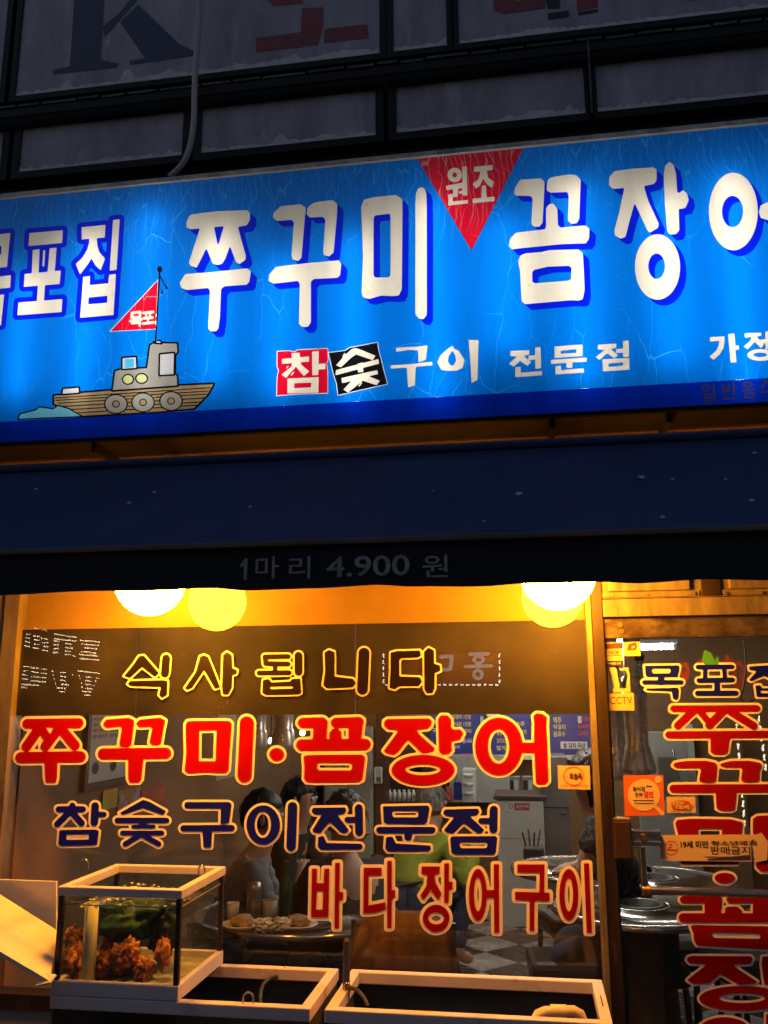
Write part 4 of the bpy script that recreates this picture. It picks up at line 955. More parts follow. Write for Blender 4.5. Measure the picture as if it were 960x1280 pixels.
for p_, g, lb in (((0,0,1), 'p 877,826 880,812 889,816 894,828 892,834 882,832; p 893,834 894,824 897,820 899,826 897,834', 'green pair of leaves sticker above the navy door letters'),):
    f = Field(parse(g, *p_), sm=1, pad=4); c = at(886,834,YD)
    lf = sheet('leaf_sticker', contours(f.d, f.i0, f.j0), lambda x, y: at(x, y, YD-.002), 'leaf', None); tag(lf, lb, 'sticker')
f = Field(parse('e 374,170,34,70; m 366,150,14,20; e 480,130,32,42; m 480,130,14,20; r14 670,60 672,120; r12 640,100 700,95; e 755,190,38,100; m 755,190,18,70', *D1), sm=1, pad=4)
lf = sheet('pink_print', contours(f.d, f.i0, f.j0), lambda x, y: at(x, y, YD-.0008), 'pink_film', None); tag(lf, 'faded pink lettering behind the navy letters on the door glass', 'lettering')
# ------------------------------------------------------------------ fish tanks in front of the window
YF, YBk = -.47, -.075
zA1 = at(150,1110,YF).z; zA0 = at(150,1229,YF).z; zB1 = at(150,1248,YF).z
xA0, xA1 = at(74,1110,YF).x, at(227,1113,YF).x
xB1 = at(388,1259,YF).x; xC0 = at(406,1262,YF).x; xC1 = at(766,1276,YF).x
def rim(m, x0, x1, y0, y1, z1, h, w_):
    m.box((x0,y0,z1-h),(x1,y0+w_,z1), .003); m.box((x0,y1-w_,z1-h),(x1,y1,z1), .003)
    m.box((x0,y0+w_,z1-h),(x0+w_,y1-w_,z1-.0005), .002); m.box((x1-w_,y0+w_,z1-h),(x1,y1-w_,z1-.0005), .002)
def pane(t, a, b, c, d, mat='tank_glass'):
    link_mesh('glass_pane', [a,b,c,d], [(0,1,2,3)], mat, t)
tk = thing('aquarium', 'glass aquarium with white frame holding sea squirts, left of the window', 'aquarium', ((xA0+xA1)/2,(YF+YBk)/2,zB1))
m = MB(); rim(m, xA0-.004, xA1+.004, YF-.004, YBk, zA1, .026, .026); m.build('rim', 'tank_white', tk)
m = MB(); rim(m, xA0-.004, xA1+.004, YF-.004, YBk, zA0, zA0-zB1, .02); m.build('base_frame', 'tank_white', tk)
m = MB(); m.box((xA0+.016,YF+.016,zB1+.004),(xA1-.016,YBk-.02,zB1+.02)); m.build('tank_floor', 'gravel_bed', tk)
zg0, zg1 = zA0-.004, zA1-.026
pane(tk, (xA0+.004,YF+.006,zg0),(xA1-.004,YF+.006,zg0),(xA1-.004,YF+.006,zg1),(xA0+.004,YF+.006,zg1))
pane(tk, (xA1-.006,YF+.008,zg0),(xA1-.006,YBk-.006,zg0),(xA1-.006,YBk-.006,zg1),(xA1-.006,YF+.008,zg1))
pane(tk, (xA0+.006,YBk-.006,zg0),(xA0+.006,YF+.008,zg0),(xA0+.006,YF+.008,zg1),(xA0+.006,YBk-.006,zg1))
pane(tk, (xA1-.008,YBk-.008,zg0),(xA0+.008,YBk-.008,zg0),(xA0+.008,YBk-.008,zg1),(xA1-.008,YBk-.008,zg1))
for (x_, y_) in ((xA0,YF),(xA1-.016,YF),(xA0,YBk-.016),(xA1-.016,YBk-.016)):
    m = MB(); m.box((x_,y_,zg0+.001),(x_+.016,y_+.016,zg1-.001), .002); m.build('corner_post', 'alu_brown', tk)
zwt = zA0+(zA1-zA0)*.80
link_mesh('water_surface', [(xA0+.014,YF+.012,zwt),(xA1-.014,YF+.012,zwt),(xA1-.014,YBk-.012,zwt),(xA0+.014,YBk-.012,zwt)], [(0,1,2,3)], 'water', tk)
m = MB(); m.box((xA0+.016,YF+.0075,zwt-.002),(xA1-.016,YF+.009,zwt+.0015)); m.build('waterline', 'pvc', tk)
m = MB(); m.box((xA1-.0095,YF+.018,zwt-.002),(xA1-.008,YBk-.018,zwt+.0015)); m.build('waterline', 'pvc', tk)
bb = MB()
for k in range(70):
    bb.ball((random.uniform(xA0+.05,xA1-.03), random.uniform(YF+.02,YBk-.05), zwt+random.uniform(-.012,.004)), random.uniform(.003,.008), 8, 6, (1,1,.6))
bo = bb.build('foam_bubbles', 'dish', tk); bo['kind'] = 'stuff'
def hook(t, c, r=.016):
    pts = [Vector(c)+Vector((-r*math.cos(a*math.pi/8), 0, .012+r*1.1*math.sin(a*math.pi/8))) for a in range(9)]
    pts = [Vector(c)+Vector((-r,0,-.004))]+pts+[Vector(c)+Vector((r,0,-.004))]
    m = MB(); m.tube(pts, .0028, 8); m.build('wire_loop', 'steel', t)
hook(tk, (at(121,1088,YBk+.0).x, YBk-.10, zA1)); hook(tk, (at(252,1092,-.2).x, -.2, zA1), .01)
def lump(name, c, r, mat, seed, sq=(1,1,1), amp=.35, fr=3.0, sub=4):
    bm = bmesh.new(); bmesh.ops.create_icosphere(bm, subdivisions=sub, radius=1)
    for v in bm.verts:
        n_ = v.co.normalized(); k = 1+amp*noise.noise(n_*fr+Vector((seed*7.1,seed*3.3,seed)))+amp*.6*abs(noise.noise(n_*fr*2.6+Vector((seed,1,9))))
        v.co = Vector((n_.x*sq[0], n_.y*sq[1], n_.z*sq[2]))*r*k+Vector(c)
    bm.verts.index_update(); vs = [v.co.copy() for v in bm.verts]; fs = [[v.index for v in f.verts] for f in bm.faces]; bm.free()
    return vs, fs
zfl = zB1+.02
sq_px = [(88,1207,.036),(97,1193,.032),(92,1172,.03),(128,1212,.036),(146,1212,.03),(150,1196,.034),(163,1190,.030),(162,1212,.026),(181,1212,.03),(136,1185,.024)]
for i, (px, py, r) in enumerate(sq_px):
    y_ = YF+.10+.07*((i*37) % 5)/5; c = at(px, py, y_); c.z = max(c.z, zfl+r*.75) if py > 1205 else c.z
    r *= .86; vs, fs = lump('sea_squirt', c, r, 'squirt', i, (1,1,1.15+.3*(i % 3 == 0)), .6, 3.2)
    tag(link_mesh('sea_squirt', vs, fs, ('squirt','squirt_dark','squirt_pale','squirt_dark')[i % 4], None, [True]*len(fs)), 'orange knobbly sea squirt in the aquarium, '+('against the left corner','left, above another one','left, topmost by the white pipe','right of the pipe on the floor','in the middle of the floor heap','on top of the middle heap','high on the right of the heap','tucked low behind the heap','rightmost on the aquarium floor','small one at the back of the heap')[i], 'sea squirt', 'sea squirts in the aquarium')
c = at(203,1192,YF+.12); vs, fs = lump('x', c, .026, '', 31, (.8,.8,1.5), .5, 2.4)
tag(link_mesh('sea_squirt', vs, fs, 'squirt', None, [True]*len(fs)), 'small orange sea squirt hanging by the right side of the aquarium', 'sea squirt')
c = at(158,1148,YF+.2); vs, fs = lump('net', c, .078, '', 5, (1.45,.9,.72), .5, 2.6)
tag(link_mesh('net_bag', vs, fs, 'net_green', None, [True]*len(fs)), 'dark green net bag floating at the aquarium water surface', 'net bag')
c = at(205,1162,YF+.22); vs, fs = lump('net', c, .056, '', 8, (.8,.8,1.35), .45, 2.6)
tag(link_mesh('net_bag', vs, fs, 'net_dark', None, [True]*len(fs)), 'blackish net bag hanging near the aquarium right pane', 'net bag')
a_ = at(110,1218,YF+.07); m = MB(); m.lathe((a_.x,YF+.07,zfl), [(0,0),(.021,0),(.021,at(110,1128,YF+.07).z-zfl),(.017,at(110,1128,YF+.07).z-zfl),(.017,.05)], 18)
tag(m.build('filter_pipe', 'pvc', None), 'upright white plastic pipe standing inside the aquarium', 'pipe')
pts = [at(x_,y_,YF+.13) for x_, y_ in ((152,1131),(158,1127),(167,1130),(165,1138),(156,1140),(153,1134),(160,1130),(168,1134),(164,1141))]
m = MB(); m.tube(pts, .0025, 6); tag(m.build('air_line', 'pvc', None), 'coiled thin clear air line at the aquarium water surface', 'tube')
# the two low tanks
def lowtank(name, x0, x1, label):
    t = thing(name, label, 'tank', ((x0+x1)/2,(YF+YBk)/2,0))
    m = MB(); rim(m, x0, x1, YF-.004, YBk, zB1-.001, .036, .032); m.build('rim', 'tank_white', t)
    zz = zB1-.037
    m = MB(); m.box((x0+.006,YF,.12),(x0+.012,YBk-.004,zz)); m.box((x1-.012,YF,.12),(x1-.006,YBk-.004,zz)); m.box((x0+.012,YBk-.012,.12),(x1-.012,YBk-.004,zz)); m.build('inner_wall', 'tank_inner', t)
    pane(t, (x0+.012,YF+.004,.12),(x1-.012,YF+.004,.12),(x1-.012,YF+.004,zz),(x0+.012,YF+.004,zz))
    m = MB(); m.box((x0,YF-.004,.02),(x1,YBk,.115), .004); m.build('plinth', 'tank_stand', t)
    link_mesh('water_surface', [(x0+.013,YF+.006,zz-.10),(x1-.013,YF+.006,zz-.10),(x1-.013,YBk-.014,zz-.10),(x0+.013,YBk-.014,zz-.10)], [(0,1,2,3)], 'water', t)
    return t
tB = lowtank('fish_tank', xA0-.004, xB1, 'low white-rimmed tank that carries the glass aquarium')
tC = lowtank('fish_tank', xC0, xC1, 'low white-rimmed tank under the window beside the door post')
hook(tB, (at(310,1252,YF+.01).x, YF+.012, zB1)); hook(tC, (at(434,1236,-.3).x, -.3, zB1), .008)
c = at(752,1252,-.3); m = MB(); m.box((xC1-.018,-.33,zB1-.002),(xC1-.014,-.24,zB1+.0012)); m.build('slot', 'black_rubber', tC)
def hose_thing(nm, pl, r, mat, label):
    P = [Vector(p) for p in pl]; q = []
    for i in range(len(P)-1):
        for k in range(5): q.append(P[i].lerp(P[i+1], k/5))
    q.append(P[-1])
    for _ in range(4): q = [q[0]]+[(q[i-1]+q[i]*2+q[i+1])/4 for i in range(1,len(q)-1)]+[q[-1]]
    m = MB(); m.tube(q, r, 10); return tag(m.build(nm, mat, None), label, 'hose')
hose_thing('air_hose', [at(326,1262,-.3), at(325,1245,-.24), at(328,1230,-.18), at(340,1222,-.12), at(352,1219,-.09)], .006, 'black_rubber', 'black air hose looping out of the low tank left of the pole')
hose_thing('air_hose', [at(433,1234,-.3), at(445,1236,-.32), at(454,1245,-.36), at(460,1258,-.38)], .006, 'black_rubber', 'black air hose curling over the rim of the right low tank')
cl = thing('clip', 'small bent steel clip on the back rim of the tank', 'clip', at(352,1217,YBk-.01))
m = MB(); m.tube([at(x_,y_,YBk-.01) for x_, y_ in ((336,1221),(343,1216),(347,1211),(354,1209),(359,1213),(366,1213),(368,1217))], .004, 8); m.build('wire', 'steel', cl)
m = MB(); m.tube([at(x_,y_,YBk-.02) for x_, y_ in ((347,1220),(350,1213),(357,1211),(362,1216))], .005, 8); m.build('jaw', 'steel', cl)
# pvc elbow lying in the right tank
e0, e1 = at(668,1266,-.40), at(728,1270,-.36); zz = zB1-.012
m = MB(); pl = [(e0.x-.004,-.43,zz-.05),(e0.x,-.43,zz-.01),(e0.x+.012,-.42,zz+.008),(e0.x+.03,-.41,zz+.012),((e0.x+e1.x)/2,-.40,zz+.012),(e1.x-.025,-.39,zz+.012),(e1.x-.008,-.39,zz+.004),(e1.x,-.39,zz-.015),(e1.x,-.39,zz-.06)]
m.tube(pl, .0155, 14); pe = tag(m.build('pvc_pipe', 'pvc_cream', None), 'cream plastic elbow pipe at the rim of the right low tank', 'pipe')
m = MB(); mx_ = (e0.x+e1.x)/2; m.tube([(mx_-.022,-.401,zz+.012),(mx_+.022,-.3985,zz+.012)], .0185, 14); m.build('coupling', 'pvc_cream', pe)
# pole between the tanks
a_, b_ = at(429,1250,-.3), at(432,1180,-.3); m = MB(); m.tube([(a_.x,-.3,.03),(b_.x,-.28,b_.z)], .011, 12); pl_ = tag(m.build('pole', 'blue_pole', None), 'slim slate blue pole standing upright between the two low tanks', 'pole')
m = MB(); m.ball((b_.x,-.28,b_.z), .0115, 12, 8); m.build('pole_tip', 'beam_paint', pl_)
# folded white box leaning on the left of the aquarium
bx = thing('foam_box', 'open white foam box tilted against the left side of the aquarium', 'box', (at(30,1225,-.5).x,-.45,zB1))
def slab(nm, P, th, mat):
    P = [Vector(p) for p in P]; n_ = (P[1]-P[0]).cross(P[3]-P[0]).normalized()*th
    m = MB(); m.quadbox(P, [p+n_ for p in P]); m.build(nm, mat, bx)
slab('back_panel', [at(-70,1175,-.27), at(70,1172,-.27), at(70,1102,-.27), at(-70,1097,-.27)], -.010, 'foam')
slab('lid', [at(-60,1154,-.56), at(62,1226,-.56), at(73,1164,-.33), at(-60,1080,-.33)], -.012, 'foam')
slab('flap', [at(44,1232,-.565), at(62,1228,-.565), at(70,1218,-.54), at(58,1216,-.54)], -.006, 'foam')
# ------------------------------------------------------------------ street: pavement, road, the row opposite
def ground(nm, x0, x1, y0, y1, z, mat):
    return struct(link_mesh(nm, [(x0,y0,z),(x1,y0,z),(x1,y1,z),(x0,y1,z)], [(0,1,2,3)], mat, None))
ground('ground', -60, 60, -60, 60, -.16, 'asphalt'); ground('road', -60, 60, -11, -4.6, -.15, 'asphalt')
m = MB(); m.box((-30,-4.6,-.15),(30,-.02,0)); struct(m.build('pavement', 'paving', None))
DR = 11.0
ob = thing('opposite_building', 'dark building across the street, seen only as a reflection in the glass', 'building', (-6,-DR-3,0))
m = MB(); m.box((-26,-DR-6,-.15),(18,-DR-.2,9)); m.build('wall', 'far_wall', ob)
def mir(px, py): p = at(px, py, DR); return Vector((p.x, -DR, p.z))
led = thing('led_sign', 'white dot matrix display mirrored in the upper left of the window', 'sign', mir(75,870))
segs = [(158,166,100),(210,232,118),(258,285,130),(150,185,152),(205,240,165),(250,295,178),(330,390,155),(400,460,165),(325,460,182),(485,600,190),(490,600,212),(150,185,175),(205,240,187),(258,292,203),(325,355,195),(395,430,210),(505,585,235),(150,185,200),(205,240,212),(258,292,225),(325,355,217),(395,435,235),(490,580,258),(150,180,225),(200,235,237),(258,290,252),(322,355,240),(395,425,255),(480,585,275),(480,595,298),(320,350,262),(390,420,275),(440,452,285),
 (135,172,345),(190,228,355),(250,282,362),(135,170,372),(190,228,380),(250,282,388),(135,170,395),(190,280,408),(135,170,420),(190,278,432),(130,232,452),(130,165,472),(315,322,375),(365,395,382),(436,445,395),(320,326,398),(365,393,405),(325,332,422),(362,392,430),(335,341,448),(372,412,455),(340,400,475),(358,390,498),(470,600,375),(475,482,402),(515,545,410),(580,590,415),(480,486,425),(515,543,432),(573,580,438),(487,493,447),(515,543,455),(565,570,460),(490,496,470),(515,560,478),(497,550,495),(510,540,518)]
vs = []; fs = []
for a0, a1, y_ in segs:
    x_ = a0
    while x_ <= a1:
        yy = y_+(x_-a0)*.10; p = [mir((x_+u)/4.8, 760+(yy+v)/4.8) for u, v in ((0,0),(4.6,0),(4.6,7),(0,7))]
        o_ = len(vs); vs += [q+Vector((0,.012,0)) for q in p]; fs.append((o_,o_+1,o_+2,o_+3)); x_ += 9.2
lo = link_mesh('led_dots', vs, fs, 'led_white', led); lo['kind'] = 'stuff'
m = MB(); A_, B_ = mir(22,875), mir(132,770); m.box((A_.x,-DR-.18,A_.z),(B_.x,-DR-.004,B_.z)); m.build('display_case', 'black_metal', led)
rs = thing('street_sign', 'red sign edged with white lights mirrored in the window film', 'sign', mir(550,858))
A_, B_ = mir(480,856), mir(625,816)
m = MB(); m.box((A_.x,-DR-.15,A_.z),(B_.x,-DR,B_.z)); m.build('panel', 'sign_red_lit', rs)
vs = []; fs = []
def dash(x0, y0, x1, y1):
    p = [mir(x0,y0), mir(x1,y0), mir(x1,y1), mir(x0,y1)]; o_ = len(vs); vs.extend([q+Vector((0,.01,0)) for q in p]); fs.append((o_,o_+1,o_+2,o_+3))
x_ = 482
while x_ < 622: dash(x_, 855, x_+4, 857); x_ += 7.2
for x0 in (478.6, 623.6):
    y_ = 817
    while y_ < 852: dash(x0, y_, x0+1.8, y_+5); y_ += 8
link_mesh('edge_lights', vs, fs, 'led_cold', rs)
f = Field(parse('r9 765,103 850,101; r8 745,160 866,156; e 806,128,30,22; m 806,128,12,8; r6 806,146 806,158; e 803,196,27,27; m 803,196,11,11', *W6), sm=1, pad=4)
sheet('letter', contours(f.d, f.i0, f.j0), lambda x, y: mir(x, y)+Vector((0,.012,0)), 'sign_white_lit', rs)
f = Field(parse('r9 632,115 682,112 676,172 640,174', *W6), sm=1, pad=4)
sheet('letter', contours(f.d, f.i0, f.j0), lambda x, y: mir(x, y)+Vector((0,.012,0)), 'sign_white_lit', rs)
for k, (x0, y0, x1, y1, lb) in enumerate(((920,905,931,1040,'long'),(948,895,958,975,'short'))):
    st = thing('light_strip', '%s dashed strip of white lights mirrored in the door glass' % lb, 'light strip', mir(x1,y1))
    vs = []; fs = []; n_ = int((y1-y0)/12)
    for i in range(n_):
        xx = x0+(x1-x0)*i/n_; dash(xx, y0+i*12, xx+2.6, y0+i*12+8)
    link_mesh('light_dashes', vs, fs, 'led_white', st)
    m = MB(); p = mir((x0+x1)/2, y1); q = mir((x0+x1)/2, y0); m.box((q.x-.05,-DR-.18,p.z),(q.x+.05,-DR-.004,q.z)); m.build('strip_case', 'black_metal', st)
# ------------------------------------------------------------------ the dining room behind the glass
RX0, RX1, RY0, RY1, RZ = XW0-.02, XD1+1.3, .10, 5.7, 2.36
def atx(px, py, X):
    d = ray(px, py); return EYE + d*((X-EYE.x)/d.x)
m = MB(); m.box((RX0-3,RY0,-.05),(RX1+.2,RY1+.2,-.006)); fl = struct(m.build('floor', 'grout', None))
fl['_o'] = tuple(fl.location)
S = .315; hs = S/2-.003; proto = {}
c45 = math.cos(math.pi/4); cand = []
for i in range(-30,30):
    for j in range(-30,30):
        cx, cy = 1.2+(i-j)*S*c45, 2.4+(i+j)*S*c45
        if not (RX0+.2 < cx < RX1-.2 and RY0+.25 < cy < RY1-.2): continue
        u, v = px_of((cx,cy,0)); 
        if v < 1310 and -20 < u < 1080: cand.append(((0 if (u > 400) else 1), abs(u-720), i, j, cx, cy))
cand.sort()
for n_, (_, _, i, j, cx, cy) in enumerate(cand[:290]):
    k = 'tile_dark' if (i+j+(i*0)) % 2 == (0) else 'tile_light'
    if (i % 2 == 0) == (j % 2 == 0): k = 'tile_dark'
    else: k = 'tile_light'
    if k not in proto:
        q = [(cx+hs*1.4142,cy),(cx,cy+hs*1.4142),(cx-hs*1.4142,cy),(cx,cy-hs*1.4142)]
        mm = MB(); mm.quadbox([(x,y,-.006) for x,y in q],[(x,y,.0) for x,y in q]); o = mm.build('tile', k, fl); proto[k] = (o, cx, cy)
    else:
        o0, x0, y0 = proto[k]; o = o0.copy(); COL.objects.link(o); o.location = (cx-x0, cy-y0, random.uniform(-.0008,.0008))
def wall(nm, a, b, mat): mm = MB(); mm.box(a, b); return struct(mm.build(nm, mat, None))
wall('wall_left', (RX0-.12,RY0,0),(RX0,RY1,RZ), 'wall_tan'); wall('wall_right', (RX1,RY0,0),(RX1+.12,RY1,RZ), 'wall_grey')
wall('wall_back', (RX0-.12,RY1,0),(RX1+.12,RY1+.12,RZ), 'wall_tan'); wall('ceiling', (RX0-.12,RY0,RZ),(RX1+.12,RY1+.12,RZ+.08), 'ceiling_white')
def lamp(px, py, Y, ln, label, rot=0):
    c = at(px, py, Y); c.z = min(c.z, RZ-.05); t = thing('ceiling_light', label, 'lamp', (c.x,c.y,c.z), 'fluorescent lights in the dining room')
    mm = MB(); mm.box((c.x-ln/2,c.y-.05,c.z+.025),(c.x+ln/2,c.y+.05,c.z+.055), .006); mm.build('housing', 'white_lam', t)
    mm = MB(); mm.tube([(c.x-ln/2+.03,c.y,c.z),(c.x+ln/2-.03,c.y,c.z)], .018, 10); mm.build('tube', 'room_tube', t)
    for s in (-1,1):
        mm = MB(); mm.box((c.x+s*(ln/2-.02)-.012,c.y-.02,c.z-.02),(c.x+s*(ln/2-.02)+.012,c.y+.02,c.z+.026)); mm.build('socket', 'white_lam', t)
        mm = MB(); mm.tube([(c.x+s*ln*.35,c.y,c.z+.055),(c.x+s*ln*.35,c.y,RZ)], .004, 6); mm.build('hanger', 'steel', t)
lamp(818, 809, 4.0, .34, 'lit fluorescent batten seen through the top of the door glass')
lamp(668, 800, 1.7, 1.1, 'added fluorescent batten, unseen behind the dark film, lighting the steel ducts')  # unseen batten, placed here to brighten the ducts by the door
lamp(640, 800, 4.6, 1.1, 'lit fluorescent batten near the blue menu board, behind the dark film')
lamp(190, 800, 3.2, 1.1, 'lit fluorescent batten over the left tables, behind the dark film')
# papers on the left wall
def on_left(nm, l, t_, r_, b_, mat, label, cat, frame=None, lines=0):
    X = RX0+.012; A_, B_ = atx(l,b_,X), atx(r_,b_,X); C_ = atx(l,t_,X)
    t = thing(nm, label, cat, (X, (A_.y+B_.y)/2, A_.z))
    y0, y1, z0, z1 = min(A_.y,B_.y), max(A_.y,B_.y), A_.z, C_.z
    mm = MB(); mm.box((RX0+.001,y0,z0),(X,y1,z1)); mm.build('sheet', mat, t)
    if frame:
        mm = MB(); w_ = .03
        mm.box((RX0+.001,y0-w_,z0-w_),(X+.012,y1+w_,z0)); mm.box((RX0+.001,y0-w_,z1),(X+.012,y1+w_,z1+w_)); mm.box((RX0+.001,y0-w_,z0),(X+.012,y0,z1)); mm.box((RX0+.001,y1,z0),(X+.012,y1+w_,z1)); mm.build('picture_frame', frame, t)
    for i in range(lines):
        zz = z1-(i+1)*(z1-z0)*.52/(lines+1)
        text_obj('print', random.choice(['바다장어 구이','쭈꾸미 볶음 이','참숯 구이 전문','꼼장어 양념 소']), None, (y1-y0)*.84, (z1-z0)*.05, 0, 'print_black', t, .01, plane=lambda u, q: (X+.002, y0+(y1-y0)*.08+u, zz+q))
    return t, (X, y0, y1, z0, z1)
po, (X_, y0, y1, z0, z1) = on_left('framed_poster', 107, 880, 156, 980, 'paper', 'framed printed notice on the left wall behind the red letters', 'poster', 'door_trim', 6)
for k in range(2):
    f_ = [(y0+(y1-y0)*(.2+.45*k), z0+(z1-z0)*.18)]
    vs, fs = [], []
    for a in range(24):
        rr = (.085 if a % 2 else .065)*(y1-y0)*1.0; vs.append((X_+.002, f_[0][0]+rr*1.1*math.cos(a*math.pi/12), f_[0][1]+rr*.9*math.sin(a*math.pi/12)))
    link_mesh('emblem', vs, [tuple(range(24))], 'print_black', po)
on_left('wall_notice', 270, 885, 293, 976, 'panel_green', 'narrow pale notice on the left wall farther back', 'poster')
on_left('wall_picture', 128, 989, 146, 1013, 'paper_green', 'small green and yellow picture on the left wall', 'picture')
on_left('wall_picture', 148, 989, 174, 1013, 'paper_violet', 'small violet and brown picture on the left wall', 'picture')
on_left('wall_picture', 176, 988, 206, 1013, 'paper_red', 'small red picture on the left wall', 'picture')
# back of the room
def bbox(l, t_, r_, b_, Y, dep):
    A_, B_ = at(l, b_, Y), at(r_, t_, Y); return (A_.x, Y, A_.z), (B_.x, Y+dep, B_.z)
def boxthing(nm, l, t_, r_, b_, Y, dep, mat, label, cat, floor=False, bev=.006, group=None):
    a, b_ = bbox(l, t_, r_, b_, Y, dep); a = (a[0], a[1], 0 if floor else a[2])
    t = thing(nm, label, cat, ((a[0]+b_[0])/2, Y+dep/2, a[2]), group); mm = MB(); mm.box(a, b_, bev); mm.build('body', mat, t); return t, a, b_
t, a, b_ = boxthing('cabinet', 404, 908, 466, 1060, 4.9, .5, 'panel_green', 'tall pale green cabinet against the back wall', 'cabinet', True)
mm = MB(); mm.box((a[0]+.02,4.88,.1),((a[0]+b_[0])/2-.005,4.8995,b_[2]-.03), .004); d_ = mm.build('cabinet_door', 'panel_green', t); mm = MB(); mm.box(((a[0]+b_[0])/2-.04,4.86,1.0),((a[0]+b_[0])/2-.025,4.8795,1.15), .003); mm.build('handle', 'steel', d_)
mm = MB(); mm.box(((a[0]+b_[0])/2+.005,4.88,.1),(b_[0]-.02,4.8995,b_[2]-.03), .004); mm.build('cabinet_door', 'panel_green', t)
mm = MB(); a, b_ = bbox(470,890,482,1065,4.9,.3); mm.box((a[0],a[1],0),(b_[0],b_[1],RZ)); tag(mm.build('wood_post', 'wood_dark', None), 'dark brown wooden post beside the pale green cabinet', 'post')
t, a, b_ = boxthing('wall_phone', 467, 959, 477, 980, 4.82, .05, 'white_lam', 'white wall telephone beside the green cabinet', 'telephone', bev=.01)
mm = MB(); mm.box((a[0]+.005,4.80,a[2]+.005),(a[0]+.022,4.8195,b_[2]-.005), .006); mm.build('handset', 'white_lam', t); mm = MB(); mm.box((a[0]+.028,4.812,a[2]+.015),(b_[0]-.006,4.8195,a[2]+.06), .002); mm.build('keypad', 'steel_fridge', t)
t, a, b_ = boxthing('shelf_unit', 484, 900, 532, 1060, 5.2, .35, 'wood_dark', 'dark shelf unit with a row of pale cups at the back', 'shelf', True)
for k in range(2):
    mm = MB(); zz = a[2]+0; z_ = at(500,1001-45*k,5.15).z; mm.box((a[0]+.01,5.06,z_-.02),(b_[0]-.01,5.1995,z_)); mm.build('shelf_board', 'wood_dark', t)
cup = None
for k in range(7):
    x_ = at(487+6*k, 1001, 5.12).x; z_ = at(500,1001,5.15).z
    if cup is None:
        mm = MB(); mm.lathe((x_,5.12,z_), [(0,0),(.020,0),(.022,.06),(.018,.075),(.012,.085),(.012,.10),(0,.10)], 12); cup = tag(mm.build('bottle', 'dish', None), 'small pale bottle in the row on the dark back shelf', 'bottle', 'bottles on the back shelf'); cx0 = x_
    else:
        o = cup.copy(); COL.objects.link(o); o.location.x += x_-cx0
# blue menu board
t, a, b_ = boxthing('menu_board', 533, 884, 747, 942, 5.55, .03, 'board_blue', 'long blue menu board with yellow words and red prices on the back wall', 'menu board')
mm = MB(); mm.box((a[0],5.53,a[2]-.05),(b_[0],5.58,a[2]-.004)); mm.build('board_ledge', 'white_lam', t)
YM = 5.546
for (txt, l, tp, r_, bt, mt) in (('맥주',692,896,702,905,'print_yellow'),('막걸리',692,905.5,707,912,'print_yellow'),('음료수',692,914,707,921,'print_yellow'),('4,000',722,896,736,903,'print_red'),('4,000',722,905,736,911,'print_red'),('2,000',722,914,736,920,'print_red'),
    ('바다장어 1인분',562,893,589,899,'print_yellow'),('국내산 1인분',565,902,589,908,'print_yellow'),('꼼장어 구이',565,911,589,917,'print_yellow'),('팝니다',578,923,590,929,'print_white'),('식사',566,931,575,936,'print_white'),
    ('쭈꾸미',621,914,632,920,'print_yellow'),('도다리',621,923,632,929,'print_yellow'),('멍게',621,932,632,938,'print_yellow'),('소주',645,902,656,908,'print_yellow'),('산낙지',645,912,658,918,'print_yellow'),('해삼',540,900,552,906,'print_yellow'),('구이',540,910,552,916,'print_white')):
    word(t, txt, l, tp, r_, bt, YM, mt, .02)
mm = MB(); pa, pb_ = at(701,936,YM), at(734,927,YM); mm.box((pa.x,YM,pa.z),(pb_.x,YM+.003,pb_.z)); mm.build('notice_strip', 'print_white', t); word(t, '쌀 김치 국산', 704, 928.5, 732, 935, YM-.002, 'print_black', .03)
for l in (600.5, 722.5):
    pa, pb_ = at(l,904,YM-.01), at(l+4,895,YM-.01); mm = MB(); mm.box((pa.x,YM-.02,pa.z),(pb_.x,YM-.001,pb_.z)); mm.build('board_clip', 'white_lam', t)
t, a, b_ = boxthing('wall_clock', 608, 877, 624, 897, 5.4, .04, 'white_lam', 'white oval object hanging above the blue menu board', 'clock', bev=.015)
t = card('note', [(577,942),(595,942),(596,959),(578,959)], 5.5, 'paper_pink', 'bright pink handwritten note below the menu board', 'note'); word(t, '예약', 581, 946, 592, 955, 5.495, 's_maroon', 0)
boxthing('kitchen_partition', 558, 944, 636, 1003, 5.45, .1, 'wall_grey', 'pale kitchen partition under the menu board', 'partition')
t, a, b_ = boxthing('kitchen_rack', 578, 962, 594, 1003, 5.0, .25, 'white_lam', 'white kitchen rack with stacked bowls', 'rack')
for k in range(3):
    mm = MB(); c = at(586, 972+11*k, 4.95); mm.lathe((c.x,4.9,c.z), [(0,0),(.03,0),(.05,.035),(.045,.035),(.0,.008)], 14); mm.build('bowl', 'dish', t)
t, a, b_ = boxthing('apron', 567, 978, 577, 1000, 4.95, .03, 'board_blue', 'bright blue apron hanging in the kitchen', 'apron'); mm = MB(); mm.tube([(a[0]+.01,4.94,b_[2]-.01),((a[0]+b_[0])/2,4.94,b_[2]+.06),(b_[0]-.01,4.94,b_[2]-.01)], .006, 6); mm.build('strap', 'board_blue', t)
t, a, b_ = boxthing('fire_extinguisher', 556, 983, 564, 1004, 4.95, .07, 'paper_red', 'red canister standing by the blue apron', 'canister', bev=.03); mm = MB(); mm.tube([((a[0]+b_[0])/2,4.98,b_[2]-.005),((a[0]+b_[0])/2,4.98,b_[2]+.035)], .012, 8); mm.build('valve', 'black_metal', t)
